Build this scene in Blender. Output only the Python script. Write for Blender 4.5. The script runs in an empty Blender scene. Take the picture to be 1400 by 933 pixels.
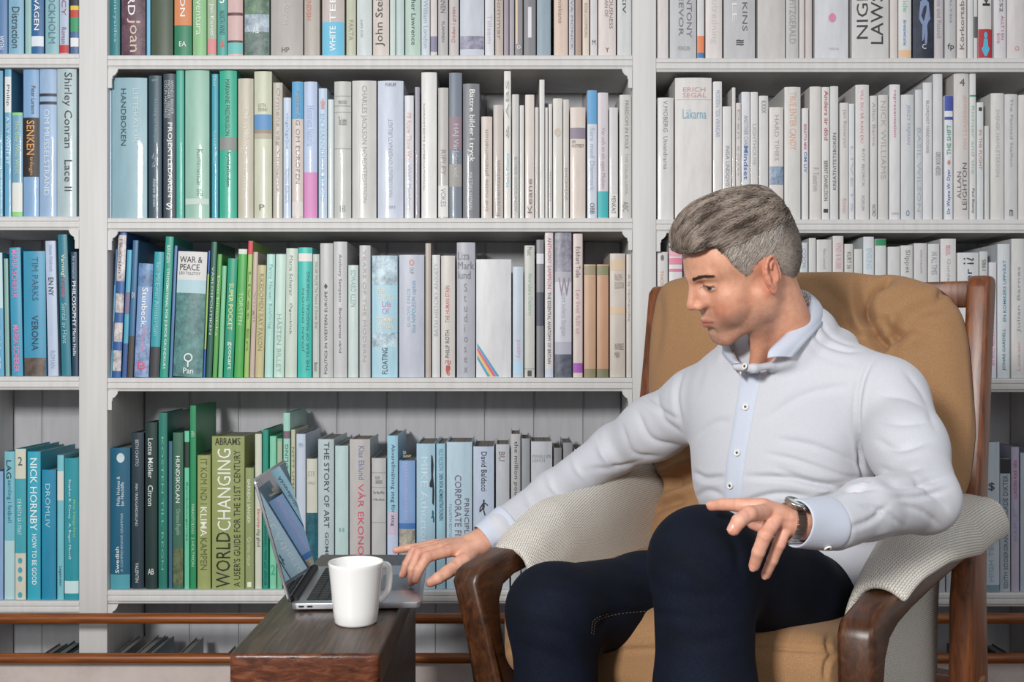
import bpy, bmesh, math, random
import numpy as np
from mathutils import Vector, Matrix

# ------------------------------------------------------------------ camera
F = 1400.0; HOR = 475.0; CH = 0.9          # focal length in px, horizon row, camera height
C = bpy.context.scene.collection
cam_data = bpy.data.cameras.new('camera'); cam = bpy.data.objects.new('camera', cam_data); C.objects.link(cam)
cam.location = (0, 0, CH); cam.rotation_euler = (math.pi/2, 0, 0)
cam_data.sensor_width = 36; cam_data.lens = 36*F/1400; cam_data.shift_y = (HOR-466.5)/1400
cam_data.clip_start = 0.05; cam_data.clip_end = 60
#CAMHOOK
bpy.context.scene.camera = cam

# ------------------------------------------------------------------ light
world = bpy.data.worlds.new('world'); bpy.context.scene.world = world; world.use_nodes = True
wn = world.node_tree; wn.nodes['Background'].inputs[0].default_value = (0.93, 0.96, 1.0, 1); wn.nodes['Background'].inputs[1].default_value = 0.42
def area(name, loc, target, size, power, col=(1, 1, 1)):
    l = bpy.data.lights.new(name, 'AREA'); l.shape = 'RECTANGLE'; l.size = size[0]; l.size_y = size[1]; l.energy = power; l.color = col
    o = bpy.data.objects.new(name, l); C.objects.link(o); o.location = loc
    o.rotation_euler = (Vector(target)-Vector(loc)).to_track_quat('-Z', 'Y').to_euler()
    return o
area('softbox_key', (-1.30, -1.25, 1.90), (0.25, 2.3, 0.75), (0.50, 0.50), 118, (1.0, 0.985, 0.965))
area('softbox_fill', (1.5, -0.9, 2.2), (0.3, 2.4, 0.9), (1.5, 1.5), 17, (0.97, 0.985, 1.0))
vs = bpy.context.scene.view_settings
vs.view_transform = 'Standard'; vs.look = 'None'; vs.gamma = 1.0; vs.use_curve_mapping = False; vs.exposure = -0.10

# ------------------------------------------------------------------ helpers
def P(u, v, d):                              # a point seen at pixel (u, v) at depth d
    return np.array([(u-700)/F*d, d, CH-(v-HOR)/F*d])
def lin(h):
    if not isinstance(h, str): return tuple(h)
    h = h.lstrip('#'); r = []
    for i in (0, 2, 4):
        c = int(h[i:i+2], 16)/255; r.append(c/12.92 if c <= 0.04045 else ((c+0.055)/1.055)**2.4)
    return tuple(r)
def tag(o, label=None, cat=None, group=None, kind=None):
    if label: o['label'] = label
    if cat: o['category'] = cat
    if group: o['group'] = group
    if kind: o['kind'] = kind
    return o
def link(name, me, m=None, parent=None, smooth=True):
    o = bpy.data.objects.new(name, me); C.objects.link(o)
    if m is not None and not me.materials: me.materials.append(m)
    if parent is not None: o.parent = parent
    if smooth: me.shade_smooth()
    return o
def empty(name, loc=(0, 0, 0), rz=0):
    o = bpy.data.objects.new(name, None); C.objects.link(o); o.location = loc; o.rotation_euler = (0, 0, rz); o.empty_display_size = 0.05
    return o
def mesh(name, verts, faces):
    me = bpy.data.meshes.new(name); me.from_pydata([tuple(map(float, v)) for v in verts], [], [tuple(f) for f in faces]); me.update(); return me
def bm_mesh(bm, name='m'):
    bmesh.ops.recalc_face_normals(bm, faces=bm.faces)
    me = bpy.data.meshes.new(name); bm.to_mesh(me); bm.free(); return me
def sharp(me, ang=35):
    me.shade_smooth()
    try: me.set_sharp_from_angle(angle=math.radians(ang))
    except Exception: pass
    return me
def box_bm(bm, a, b, bevel=0, seg=2):
    x0, y0, z0 = a; x1, y1, z1 = b
    r = bmesh.ops.create_cube(bm, size=1)['verts']
    for v in r: v.co = Vector(((x0+x1)/2+v.co.x*(x1-x0), (y0+y1)/2+v.co.y*(y1-y0), (z0+z1)/2+v.co.z*(z1-z0)))
    if bevel:
        es = list({e for v in r for e in v.link_edges})
        bmesh.ops.bevel(bm, geom=es, offset=bevel, segments=seg, affect='EDGES', profile=0.5)
def box(name, a, b, m, parent=None, bevel=0.0, seg=2):
    bm = bmesh.new(); box_bm(bm, a, b, bevel, seg); me = sharp(bm_mesh(bm)); return link(name, me, m, parent, False)
def prism(name, poly, t0, t1, axis, m, parent=None, bevel=0.0, seg=3):
    """extrude a 2D polygon; axis 'x': poly=(y,z), 'y': poly=(x,z), 'z': poly=(x,y)"""
    bm = bmesh.new()
    def mk(p, t): return {'x': (t, p[0], p[1]), 'y': (p[0], t, p[1]), 'z': (p[0], p[1], t)}[axis]
    a = [bm.verts.new(mk(p, t0)) for p in poly]; b = [bm.verts.new(mk(p, t1)) for p in poly]; n = len(poly)
    bm.faces.new(a); bm.faces.new(b[::-1])
    for i in range(n): bm.faces.new((a[i], a[(i+1) % n], b[(i+1) % n], b[i]))
    bmesh.ops.recalc_face_normals(bm, faces=bm.faces)
    if bevel:
        es = [e for e in bm.edges if (e.verts[0] in a) == (e.verts[1] in a) or True]
        es = [e for e in bm.edges if e.calc_face_angle(0) > 0.6]
        bmesh.ops.bevel(bm, geom=es, offset=bevel, segments=seg, affect='EDGES', profile=0.5, clamp_overlap=True)
    return link(name, sharp(bm_mesh(bm), 40), m, parent, False)
def lathe(prof, n=48, cap=True):
    vs_, fs = [], []
    for r, z in prof:
        for i in range(n): a = 2*math.pi*i/n; vs_.append((r*math.cos(a), r*math.sin(a), z))
    for k in range(len(prof)-1):
        for i in range(n): j = (i+1) % n; fs.append((k*n+i, k*n+j, (k+1)*n+j, (k+1)*n+i))
    return vs_, fs
def tube(name, pts, rad, m, parent=None, n=10, cyclic=False, flat=1.0):
    pts = [Vector(p) for p in pts]; vs_, fs = [], []; N = len(pts)
    up = Vector((0.13, 0.21, 0.97)); prev = None
    for i, p in enumerate(pts):
        t = (pts[(i+1) % N if cyclic else min(i+1, N-1)]-pts[i-1 if (cyclic or i) else 0]).normalized()
        s = t.cross(up if prev is None else prev); s = s.normalized() if s.length > 1e-6 else t.orthogonal().normalized()
        b = s.cross(t).normalized(); prev = b
        r = rad[i] if hasattr(rad, '__len__') else rad
        for k in range(n):
            a = 2*math.pi*k/n; vs_.append(p+s*r*math.cos(a)+b*r*flat*math.sin(a))
    for i in range(N if cyclic else N-1):
        for k in range(n):
            j = (i+1) % N; fs.append((i*n+k, i*n+(k+1) % n, j*n+(k+1) % n, j*n+k))
    if not cyclic: fs.append(tuple(range(n))[::-1]); fs.append(tuple((N-1)*n+k for k in range(n)))
    return link(name, mesh(name, vs_, fs), m, parent)
def spline(pts, n=8):                      # Catmull-Rom through points
    pts = [np.array(p, float) for p in pts]; out = []
    q = [2*pts[0]-pts[1]]+pts+[2*pts[-1]-pts[-2]]
    for i in range(1, len(q)-2):
        for t in np.linspace(0, 1, n, endpoint=False):
            a, b, c, d = q[i-1:i+3]
            out.append(0.5*((2*b)+(-a+c)*t+(2*a-5*b+4*c-d)*t*t+(-a+3*b-3*c+d)*t**3))
    out.append(pts[-1]); return out

# ------------------------------------------------------------------ materials
def mat(name, col, rough=0.5, metal=0.0, **kw):
    m = bpy.data.materials.new(name); m.use_nodes = True; b = m.node_tree.nodes['Principled BSDF']
    b.inputs['Base Color'].default_value = (*lin(col), 1); b.inputs['Roughness'].default_value = rough; b.inputs['Metallic'].default_value = metal
    for k, v in kw.items(): b.inputs[k.replace('_', ' ')].default_value = v
    return m
class NT:                                   # tiny node helper
    def __init__(s, m): s.m = m; s.t = m.node_tree; s.b = s.t.nodes['Principled BSDF']
    def n(s, typ, **kw):
        x = s.t.nodes.new(typ)
        for k, v in kw.items():
            if k.startswith('i_'): x.inputs[k[2:].replace('_', ' ')].default_value = v
            else: setattr(x, k, v)
        return x
    def l(s, a, b): s.t.links.new(a, b)
    def coord(s, scale=(1, 1, 1), rot=(0, 0, 0), kind='Object'):
        c = s.n('ShaderNodeTexCoord'); mp = s.n('ShaderNodeMapping'); mp.inputs['Scale'].default_value = scale; mp.inputs['Rotation'].default_value = rot
        s.l(c.outputs[kind], mp.inputs[0]); return mp.outputs[0]
    def noise(s, vec, scale, detail=3, rough=0.5, dist=0):
        x = s.n('ShaderNodeTexNoise'); x.inputs['Scale'].default_value = scale; x.inputs['Detail'].default_value = detail
        x.inputs['Roughness'].default_value = rough; x.inputs['Distortion'].default_value = dist; s.l(vec, x.inputs['Vector']); return x.outputs['Fac']
    def ramp(s, fac, stops):
        r = s.n('ShaderNodeValToRGB'); e = r.color_ramp.elements
        while len(e) < len(stops): e.new(0.5)
        for el, (p, c) in zip(e, stops): el.position = p; el.color = (*lin(c), 1)
        s.l(fac, r.inputs[0]); return r.outputs[0]
    def mix(s, fac, a, b, mode='MIX'):
        x = s.n('ShaderNodeMix', data_type='RGBA', blend_type=mode)
        for sock, v in ((x.inputs[0], fac), (x.inputs[6], a), (x.inputs[7], b)):
            if hasattr(v, 'links'): s.l(v, sock)
            elif isinstance(v, (int, float)): sock.default_value = v
            else: sock.default_value = (*lin(v), 1)
        return x.outputs[2]
    def bump(s, h, strength=0.3, dist=0.001):
        x = s.n('ShaderNodeBump'); x.inputs['Strength'].default_value = strength; x.inputs['Distance'].default_value = dist
        s.l(h, x.inputs['Height']); s.l(x.outputs[0], s.b.inputs['Normal'])
    def col(s, c): s.l(c, s.b.inputs['Base Color'])

def m_objcolor(name, rough, noise=0.06, coat=0.0):
    m = mat(name, 'ffffff', rough); t = NT(m); oi = t.n('ShaderNodeObjectInfo')
    f = t.noise(t.coord((9, 9, 2)), 6, 4, 0.6)
    c = t.mix(t.ramp(f, [(0.3, 'ffffff'), (0.75, 'c9c6c2')]) if False else noise, oi.outputs['Color'], t.mix(1.0, oi.outputs['Color'], t.ramp(f, [(0.25, '8d8d90'), (0.75, 'ffffff')]), 'MULTIPLY'))
    t.col(c); m.node_tree.nodes['Principled BSDF'].inputs['Coat Weight'].default_value = coat
    return m
M = {}
M['cover'] = m_objcolor('book_cover', 0.42, 0.25, 0.15)
M['ink'] = m_objcolor('print_ink', 0.5, 0.1)
m = mat('printed_picture', 'ffffff', 0.4); t = NT(m); oi = t.n('ShaderNodeObjectInfo'); f1 = t.noise(t.coord((1, 1, 0.7)), 95, 5, 0.75, 0.6); f2 = t.noise(t.coord(), 30, 3)
t.col(t.mix(1.0, oi.outputs['Color'], t.mix(0.5, t.ramp(f1, [(0.36, '5a6470'), (0.62, 'ffffff')]), t.ramp(f2, [(0.35, '8a8f96'), (0.65, 'ffffff')])), 'MULTIPLY')); M['picture'] = m
m = mat('page_paper', '8f8a84', 0.9); t = NT(m); t.col(t.ramp(t.noise(t.coord((700, 1, 1)), 1, 2), [(0.3, '6d6965'), (0.7, 'a39d96')])); M['pages'] = m
m = mat('white_painted_wood', 'd9d8d6', 0.55); t = NT(m); t.col(t.ramp(t.noise(t.coord((14, 14, 0.6)), 5, 4), [(0.3, 'd0cfcd'), (0.7, 'dad9d7')])); M['white'] = m
m = mat('grey_painted_board', 'b3b2b4', 0.6); t = NT(m); t.col(t.ramp(t.noise(t.coord((6, 6, 1)), 6, 5, 0.6), [(0.3, 'b6b6ba'), (0.7, 'c4c4c8')])); M['board'] = m
m = mat('pink_plaster', 'c9b9b3', 0.8); t = NT(m); t.col(t.ramp(t.noise(t.coord(), 9, 6, 0.7), [(0.25, 'b8a8a2'), (0.5, 'ccbfb9'), (0.8, 'd6cbc6')])); t.bump(t.noise(t.coord(), 60, 3), 0.3, 0.002); M['plaster'] = m
m = mat('oiled_rail_wood', '8a4b1c', 0.35); t = NT(m); t.col(t.ramp(t.noise(t.coord((2, 40, 40)), 3, 4, 0.6, 0.4), [(0.3, '5c2f12'), (0.55, '8c4c1c'), (0.8, 'a8632a')])); M['railwood'] = m
def darkwood(name, c0, c1, c2, scale, rough, bumpy=0.4, rot=(0, 0, 0)):
    m = mat(name, c1, rough); t = NT(m); v = t.coord(scale, rot)
    f = t.noise(v, 4, 6, 0.65, 0.8); g = t.noise(t.coord((1, 1, 1)), 7, 3)
    c = t.ramp(f, [(0.28, c0), (0.52, c1), (0.78, c2)])
    t.col(t.mix(t.ramp(g, [(0.45, '000000'), (0.8, '8a8a8a')]), c, c0)); t.bump(f, bumpy, 0.0015); return m
M['table'] = darkwood('dark_stained_plank', '261b15', '49372b', '70594a', (30, 1.6, 8), 0.38)
M['table_end'] = darkwood('worn_reddish_plank_end', '2c160e', '5f3320', '86543b', (9, 9, 28), 0.3, 0.5)
M['walnut'] = darkwood('walnut_frame', '25140c', '4b2c19', '6f4629', (18, 3, 10), 0.36, 0.2)
M['walnut_light'] = darkwood('reddish_teak_frame', '43200f', '74401f', '93582f', (18, 18, 2.2), 0.36, 0.15)
M['floor'] = darkwood('floor_wood', '3a2c22', '5b4636', '7a6250', (2, 14, 1), 0.4)

# ------------------------------------------------------------------ room
D = 2.60; YB = 2.86
def X(u, d=D): return (u-700)/F*d
def Z(v, d=D): return CH-(v-HOR)/F*d
tag(box('floor', (-2.4, -2.2, -0.05), (3.2, 2.98, 0), M['floor']), kind='structure')
tag(box('wall_back', (-2.4, YB+0.02, 0), (3.2, YB+0.12, 2.6), M['plaster']), kind='structure')
tag(box('baseboard_back', (X(-80), D-0.05, 0.0), (X(1480), D-0.03, Z(906, D-0.05)), M['plaster'], bevel=0.002), kind='structure')

# ------------------------------------------------------------------ bookcase
bc = empty('bookcase', (X(700), D, 0)); tag(bc, 'white painted wall bookcase with grey boarded back filling the wall', 'bookcase')
def wbox(name, a, b, m, parent, bevel=0, seg=2):
    o = box(name, a, b, m, parent, bevel, seg); o.matrix_parent_inverse = Matrix.Translation(-Vector(parent.location)); return o
ZT = Z(-190)
UP = [(-85, -50), (108, 146.5), (865, 897), (1450, 1485)]
for (a, b) in UP: wbox('upright', (X(a), D, 0.0), (X(b), YB, ZT), M['white'], bc, 0.0015)
wbox('cornice', (X(-85), D-0.02, ZT), (X(1485), YB, ZT+0.06), M['white'], bc, 0.004)
BAYS = {'left': (-50, 108, (73, 296, 515, 823)), 'middle': (146.5, 865, (75, 298, 517, 808)), 'right': (897, 1450, (79, 300, 518, 812))}
def shelf_mesh(x0, x1, zt, t=0.034):
    # moulded front edge
    prof = [(D+0.004, zt), (D+0.001, zt-0.003), (D+0.001, zt-0.011), (D+0.004, zt-0.013), (D+0.004, zt-0.016), (D+0.002, zt-0.018), (D+0.002, zt-0.026), (D+0.005, zt-0.029), (D+0.007, zt-t), (YB, zt-t), (YB, zt)]
    vs_ = [(x0, p[0], p[1]) for p in prof]+[(x1, p[0], p[1]) for p in prof]; n = len(prof)
    return sharp(mesh('shelf', vs_, [(i, (i+1) % n, n+(i+1) % n, n+i) for i in range(n)]+[tuple(range(n)), tuple(range(2*n-1, n-1, -1))]), 20)
def corbel(u, v, side):
    s = 1 if side == 'l' else -1; w, h = 14, 26
    pts = [(0, 0), (w, 0), (w-1, 4), (w-4, 8), (w-7.5, 10), (w-7.5, 13.5), (w-8.5, 13.5), (w-8.5, h), (0, h)]
    prism('corbel', [(X(u+s*p[0]), Z(v+p[1])) for p in pts], D+0.001, D+0.0075, 'y', M['white'], bc).matrix_parent_inverse = Matrix.Translation(-Vector(bc.location))
for bay, (a, b, vv) in BAYS.items():
    ws = [(Z(v)) for v in vv]
    for zt in ws:
        o = link('shelf', shelf_mesh(X(a)+0.0005, X(b)-0.0005, zt), M['white'], bc, False); o.matrix_parent_inverse = Matrix.Translation(-Vector(bc.location))
    wbox('shelf', (X(a)+0.0005, D+0.004, 0.0), (X(b)-0.0005, YB, 0.004), M['white'], bc)
    # tongue and groove boards of the back, between neighbouring shelves
    lv = [ZT]+ws+[0.004]
    for k in range(len(lv)-1):
        z1 = lv[k]-(0.034 if k else 0); z0 = lv[k+1]
        ubs = [u for u in range(-78, 1500, 67) if 700+(a-700)*D/YB+3 < u < 700+(b-700)*D/YB-3] if False else None
        xs = [X(u, YB) for u in np.arange(57-67*3, 1560, 67.3)]
        wbox('backing', (X(a), YB+0.005, z0), (X(b), YB+0.016, z1), M['board'], bc)
        xs = [X(a)+0.001]+[x for x in xs if X(a)+0.01 < x < X(b)-0.01]+[X(b)-0.001]
        for p, q in zip(xs[:-1], xs[1:]):
            wbox('board', (p+0.0022, YB, z0), (q-0.0022, YB+0.010, z1), M['board'], bc, 0.002, 1)
for (u, v, s) in ((147, 94, 'l'), (864.5, 94, 'r'), (107.5, 314, 'r'), (147, 316, 'l'), (864.5, 316, 'r'), (147, 535, 'l'), (864.5, 535, 'r'), (147, 827, 'l'), (107.5, 533, 'r') , (897.5, 318, 'l')):
    if (u, v) in ((107.5, 533),): continue
    corbel(u, v, s)
# two wooden rails on brackets before the bookcase
def rail(v, lab):
    r = empty('wooden_rail', (X(700), D-0.085, Z(v, D-0.085))); tag(r, lab, 'rail')
    z = 0.0
    bm = bmesh.new(); bmesh.ops.create_cone(bm, cap_ends=True, segments=20, radius1=0.0128, radius2=0.0128, depth=X(1480)-X(-80), matrix=Matrix.Rotation(math.pi/2, 4, 'Y'))
    link('pole', sharp(bm_mesh(bm), 50), M['railwood'], r, False)
    for u in (-60, 600, 1465):
        bm = bmesh.new(); box_bm(bm, (X(u)-0.008, 0.009, -0.012), (X(u)+0.008, 0.084 if v < 880 and u != 600 else 0.034, 0.004), 0.002); link('bracket', sharp(bm_mesh(bm)), M['railwood'], r, False)
rail(846, 'upper of two round oiled wooden rails in front of the bookcase'); rail(900.5, 'lower of two round oiled wooden rails in front of the bookcase')
# ------------------------------------------------------------------ books
DB = D+0.016                                 # depth of the spines
RB = random.Random(7)
def arc(x, w, bul): return -bul*(1-min(1, abs(2*x/w))**2.2)
def strip(w, bul, z0, z1, off=0.0, nx=8):
    vs_, fs = [], []
    xs = [w*(i/nx-0.5) for i in range(nx+1)]
    for z in (z0, z1):
        for x in xs: vs_.append((x, arc(x, w, bul)-off, z))
    for i in range(nx): fs.append((i, i+1, nx+2+i, nx+1+i))
    return vs_, fs
def cover_mesh(w, h, dep, bul, t=0.0022):
    nx = 8; xs = [w*(i/nx-0.5) for i in range(nx+1)]
    out = [(-w/2, dep)]+[(-w/2, 0.004)]+[(x, arc(x, w, bul)) for x in xs]+[(w/2, 0.004), (w/2, dep)]
    inn = [(-w/2+t, dep), (-w/2+t, 0.006)]+[(x*(1-2*t/w), max(arc(x, w, bul)+t, -9)) for x in xs]+[(w/2-t, 0.006), (w/2-t, dep)]
    n = len(out); vs_, fs = [], []
    for z in (0, h):
        vs_ += [(p[0], p[1], z) for p in out]+[(p[0], p[1], z) for p in inn]
    N = 2*n
    for i in range(n-1):
        fs.append((i, i+1, N+i+1, N+i)); fs.append((n+i+1, n+i, N+n+i, N+n+i+1))
        fs.append((N+i, N+i+1, N+n+i+1, N+n+i)); fs.append((i+1, i, n+i, n+i+1))
    fs.append((0, N, N+n, n)); fs.append((n-1, 2*n-1, N+2*n-1, N+n-1))
    return sharp(mesh('cover', vs_, fs), 50)
TXT = {}
def _disc(cx, cy, r, ry=None, n=12): return [(cx+r*math.cos(2*math.pi*i/n), cy+(ry or r)*math.sin(2*math.pi*i/n)) for i in range(n)]
FIG = {'#runner': [_disc(.52, .90, .10, .085), [(.42, .82), (.60, .80), (.62, .55), (.40, .48), (.33, .60)], [(.58, .74), (.95, .58), (1.0, .64), (.66, .80)], [(.40, .76), (.08, .50), (.02, .30), (.12, .30), (.20, .46), (.42, .62)], [(.40, .52), (.62, .56), (.55, .36), (.66, .12), (.74, .0), (.58, .0), (.44, .30)], [(.40, .52), (.50, .46), (.26, .26), (.05, .18), (.02, .26), (.22, .36)]],
 '#suit': [_disc(.52, .93, .11, .06), [(.22, .84), (.40, .88), (.64, .88), (.84, .82), (.88, .50), (.72, .38), (.30, .40), (.14, .50)], [(.14, .60), (.22, .80), (.10, .56), (.04, .44)], [(.84, .80), (.96, .50), (.86, .46)], [(.36, .42), (.70, .40), (.74, .20), (.70, .02), (.54, .02), (.52, .24), (.46, .10), (.34, .06)]],
 '#motif': [_disc(.5, .78, .20, .12), [(.30, .66), (.70, .66), (.78, .38), (.95, .30), (.80, .16), (.60, .02), (.40, .02), (.20, .16), (.05, .30), (.22, .38)]],
 '#horse': [[(.35, 1.), (.62, .97), (.80, .80), (.70, .60), (.95, .30), (.88, .0), (.55, .05), (.60, .35), (.38, .52), (.30, .75)], [(.38, .55), (.05, .45), (.0, .38), (.30, .36), (.58, .36)]]}
def text_mesh(s, bold=0.0):
    if (s, bold) in TXT: return TXT[(s, bold)]
    if s in FIG:
        v, f = [], []
        for poly in FIG[s]: f.append(tuple(range(len(v), len(v)+len(poly)))); v += [(x-0.5, y-0.5, 0) for x, y in poly]
        TXT[(s, bold)] = (np.array(v, float), f); return TXT[(s, bold)]
    cu = bpy.data.curves.new('t', 'FONT'); cu.body = s; cu.size = 1; cu.resolution_u = 2; cu.offset = bold; cu.space_line = 0.85
    o = bpy.data.objects.new('t', cu); C.objects.link(o); bpy.context.view_layer.update()
    me = bpy.data.meshes.new_from_object(o.evaluated_get(bpy.context.evaluated_depsgraph_get()))
    v = np.empty(len(me.vertices)*3); me.vertices.foreach_get('co', v); v = v.reshape(-1, 3)
    f = [tuple(p.vertices) for p in me.polygons]
    bpy.data.objects.remove(o); bpy.data.curves.remove(cu)
    lo, hi = v.min(0), v.max(0); v = (v-(lo+hi)/2)/np.maximum(hi-lo, 1e-6)
    TXT[(s, bold)] = (v, f); return v, f
def colour_name(h):
    r, g, b = [int(h[i:i+2], 16)/255 for i in (0, 2, 4)]
    mx, mn = max(r, g, b), min(r, g, b); l = (mx+mn)/2; s = mx-mn
    if s < 0.06: return 'white' if l > 0.82 else 'pale grey' if l > 0.68 else 'grey' if l > 0.4 else 'charcoal'
    import colorsys
    H = colorsys.rgb_to_hsv(r, g, b)[0]*360
    if s < 0.12 and l > 0.6: base = 'cream' if H < 70 else 'pale green' if H < 170 else 'pale blue' if H < 260 else 'pale lilac'; return base
    n = 'red' if H < 12 or H > 340 else 'tan' if H < 45 else 'olive' if H < 90 else 'green' if H < 155 else 'teal' if H < 190 else 'blue' if H < 255 else 'purple'
    if n in ('tan',) and l > 0.75: return 'beige'
    return ('dark ' if l < 0.28 else 'light ' if l > 0.66 else '')+n
def ordn(n): return str(n)+('th' if 10 <= n % 100 <= 20 else {1: 'st', 2: 'nd', 3: 'rd'}.get(n % 10, 'th'))
def darker(c, k): return tuple(x*k for x in lin(c))
def book(u0, u1, top, col, bottom, lean, label, group, bands=(), texts=(), fr=0.0, dep=None, shelfz=None, bul=None, ceil=9):
    w = X(u1, DB)-X(u0, DB); w = max(w-0.0004, 0.004); z0 = shelfz; h = min(Z(top, DB), ceil)-z0
    bul = min(0.0045, w*0.09) if bul is None else bul
    dep = dep or RB.uniform(0.16, 0.215)
    b = link('book', cover_mesh(w, h, dep, bul), M['cover'], None, False)
    b.color = (*lin(col), 1)
    piv = w/2 if lean > 0 else -w/2
    b.location = (X((u0+u1)/2, DB), DB+fr, z0+0.0005)
    if lean:
        b.rotation_euler = (0, lean, 0)
        off = Matrix.Rotation(lean, 3, 'Y')@Vector((piv, 0, 0)); b.location.x += piv-off.x; b.location.z -= off.z
    tag(b, label, 'book', group)
    pg = box('page_block', (-w/2+0.0024, 0.004, 0.004), (w/2-0.0024, dep-0.004, h-0.0045), M['pages'], b)
    def vz(v): return Z(v, DB)-z0
    for bd in bands:
        v0, v1, c = bd[:3]
        vs_, fs = strip(w*0.985, bul, max(vz(v1), 0.0005), min(vz(v0), h-0.0005), 0.0006)
        o = link('spine_panel', mesh('p', vs_, fs), M['picture' if len(bd) > 3 else 'ink'], b); o.color = (*lin(c), 1)
    for tx in texts:
        s, v0, v1, c, rot = tx[:5]; f0, f1 = (tx[5], tx[6]) if len(tx) > 6 else (0.22, 0.78)
        v, f = text_mesh(s, 0.006 if rot.endswith('b') else 0.0)
        zz0, zz1 = vz(v1), vz(v0); xa, xb = w*(f0-0.5), w*(f1-0.5)
        x, y = v[:, 0], v[:, 1]
        if rot[0] == 'd': px, pz = (xa+xb)/2+y*(xb-xa), (zz0+zz1)/2-x*(zz1-zz0)
        elif rot[0] == 'u': px, pz = (xa+xb)/2-y*(xb-xa), (zz0+zz1)/2+x*(zz1-zz0)
        else: px, pz = (xa+xb)/2+x*(xb-xa), (zz0+zz1)/2+y*(zz1-zz0)
        py = np.array([arc(q, w, bul) for q in px])-0.0012
        o = link('title', mesh('t', np.c_[px, py, pz], f), M['ink'], b, False); o.color = (*lin(c), 1)
    return b
W_ = 'f4f4f2'; K_ = '3a3a3e'; G_ = '8b8b90'
def T(s, v0, v1, c=G_, r='d', a=0.25, b=0.75): return (s, v0, v1, c, r, a, b)
# (u0, u1, top, colour, title for the label, spine panels, lettering [, lean]); central colours include greying by glare
SH = {}
SH['left', 0] = [(-6, 10, -90, '5f86b4', '', [], [T('MOEN', 50, 68, 'dfe8f0')]), (11, 32, -95, '86b6cf', 'Distraction', [], [T('Distraction', 10, 66, K_)]),
 (34, 42.5, -60, '9cc4c0', '', [], []), (43, 60, -80, '2f6a9e', 'SA VÄGEN', [(50, 64, 'dfe6ee')], [T('SA VÄGEN', -20, 42, W_, 'db')]),
 (62, 81, -70, '8fbcc4', '', [], [T('STOCKHOLM', -20, 60, '56808c')]), (81.5, 94, -75, 'b9c9dc', 'red foot', [(62, 73, 'c0393f')], [T('LUCY', -20, 22, 'a05a78'), T('Roman', 38, 60, 'a05a78')]),
 (96, 107.5, -85, '4f6f9a', 'striped colours', [(-85, 8, '30343c'), (8, 14, 'e4c84a'), (14, 24, 'c34a3a'), (24, 44, '3f9a6a'), (52, 64, 'e8e8ec')], [])]
SH['left', 1] = [(-8, 4, 97, '4f97b8', '', [], []), (6, 15, 93, '69add0', 'A Sly', [(105, 154, 'dfe3e0')], [T('Philip', 116, 145, K_), T('A SLY WENT BY', 160, 225, 'e8f2f8')]),
 (16, 30.5, 154, '76a9c4', 'green ends', [(154, 158, '8fd47f'), (250, 290, 'e4e6df'), (290, 296, '8fd47f')], [T('The Boy Who Went', 165, 238, 'bcd8a8')]),
 (31, 52.5, 95, '86aed6', 'SENKEN', [(161, 242, '26211f')], [T('Peter Larsson', 118, 156, K_, 'd', .55, .8), T('SENKEN', 165, 212, 'e6a45e', 'db'), T('trilogin', 215, 240, 'e6a45e', 'd', .4, .7)]),
 (53.5, 77, 93, '9dbada', 'Om Musselstrand', [(128, 132, '30323a'), (139, 143, '30323a')], [T('OM MUSSELSTRAND', 150, 268, 'dbe6f0', 'd', .3, .62)]),
 (78, 104.5, 93, 'b4c8cc', 'Lace II in script', [], [T('Shirley Conran   Lace II', 100, 262, '30343a', 'd', .3, .8)])]
SH['left', 2] = [(-8, 5.5, 346, '57a8cc', 'white head', [(346, 422, 'c2dcdf')], [T('ANNA SE', 430, 505, 'c2dcec')], -.015), (7.5, 13, 354, '8fb8b0', '', [], [], -.015),
 (15.5, 31, 339, '3fa0c4', 'pink capitals', [], [T('MARIA SCHERER', 342, 408, 'e58ab8', 'db'), T('MARIA SCHERER', 445, 510, 'e58ab8', 'db')], -.02),
 (33, 63, 344, '3f9cc0', 'VERONA', [(490, 515, '7a685c', 1)], [T('TIM PARKS', 352, 412, '2f5d80', 'd', .42, .7), T('VERONA', 432, 480, '1c3f60', 'db', .38, .68)], -.01),
 (66, 80, 330, 'c0cfe6', 'EN NY', [], [T('EN NY', 380, 405, '33363e', 'db'), T('Johanne Hildebrandt', 335, 372, '9fb0cc'), T('ROMAN', 480, 504, '9fb0cc')], -.022),
 (84, 97, 321, '2b7f92', 'Varning', [], [T('Varning!', 348, 379, 'f0e8c8', 'db'), T('Kurdisk', 382, 408, 'd86a80'), T('Samtal av Hans', 415, 470, 'a8d0d8')], -.03),
 (98.5, 107, 345, '1c3f5c', 'PHILOSOPHY', [], [T('PHILOSOPHY', 385, 447, W_, 'db', .2, .8), T('Martin Hollis', 450, 487, W_), T('An invitation', 350, 382, 'a8c8e0')], -.012)]
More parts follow.
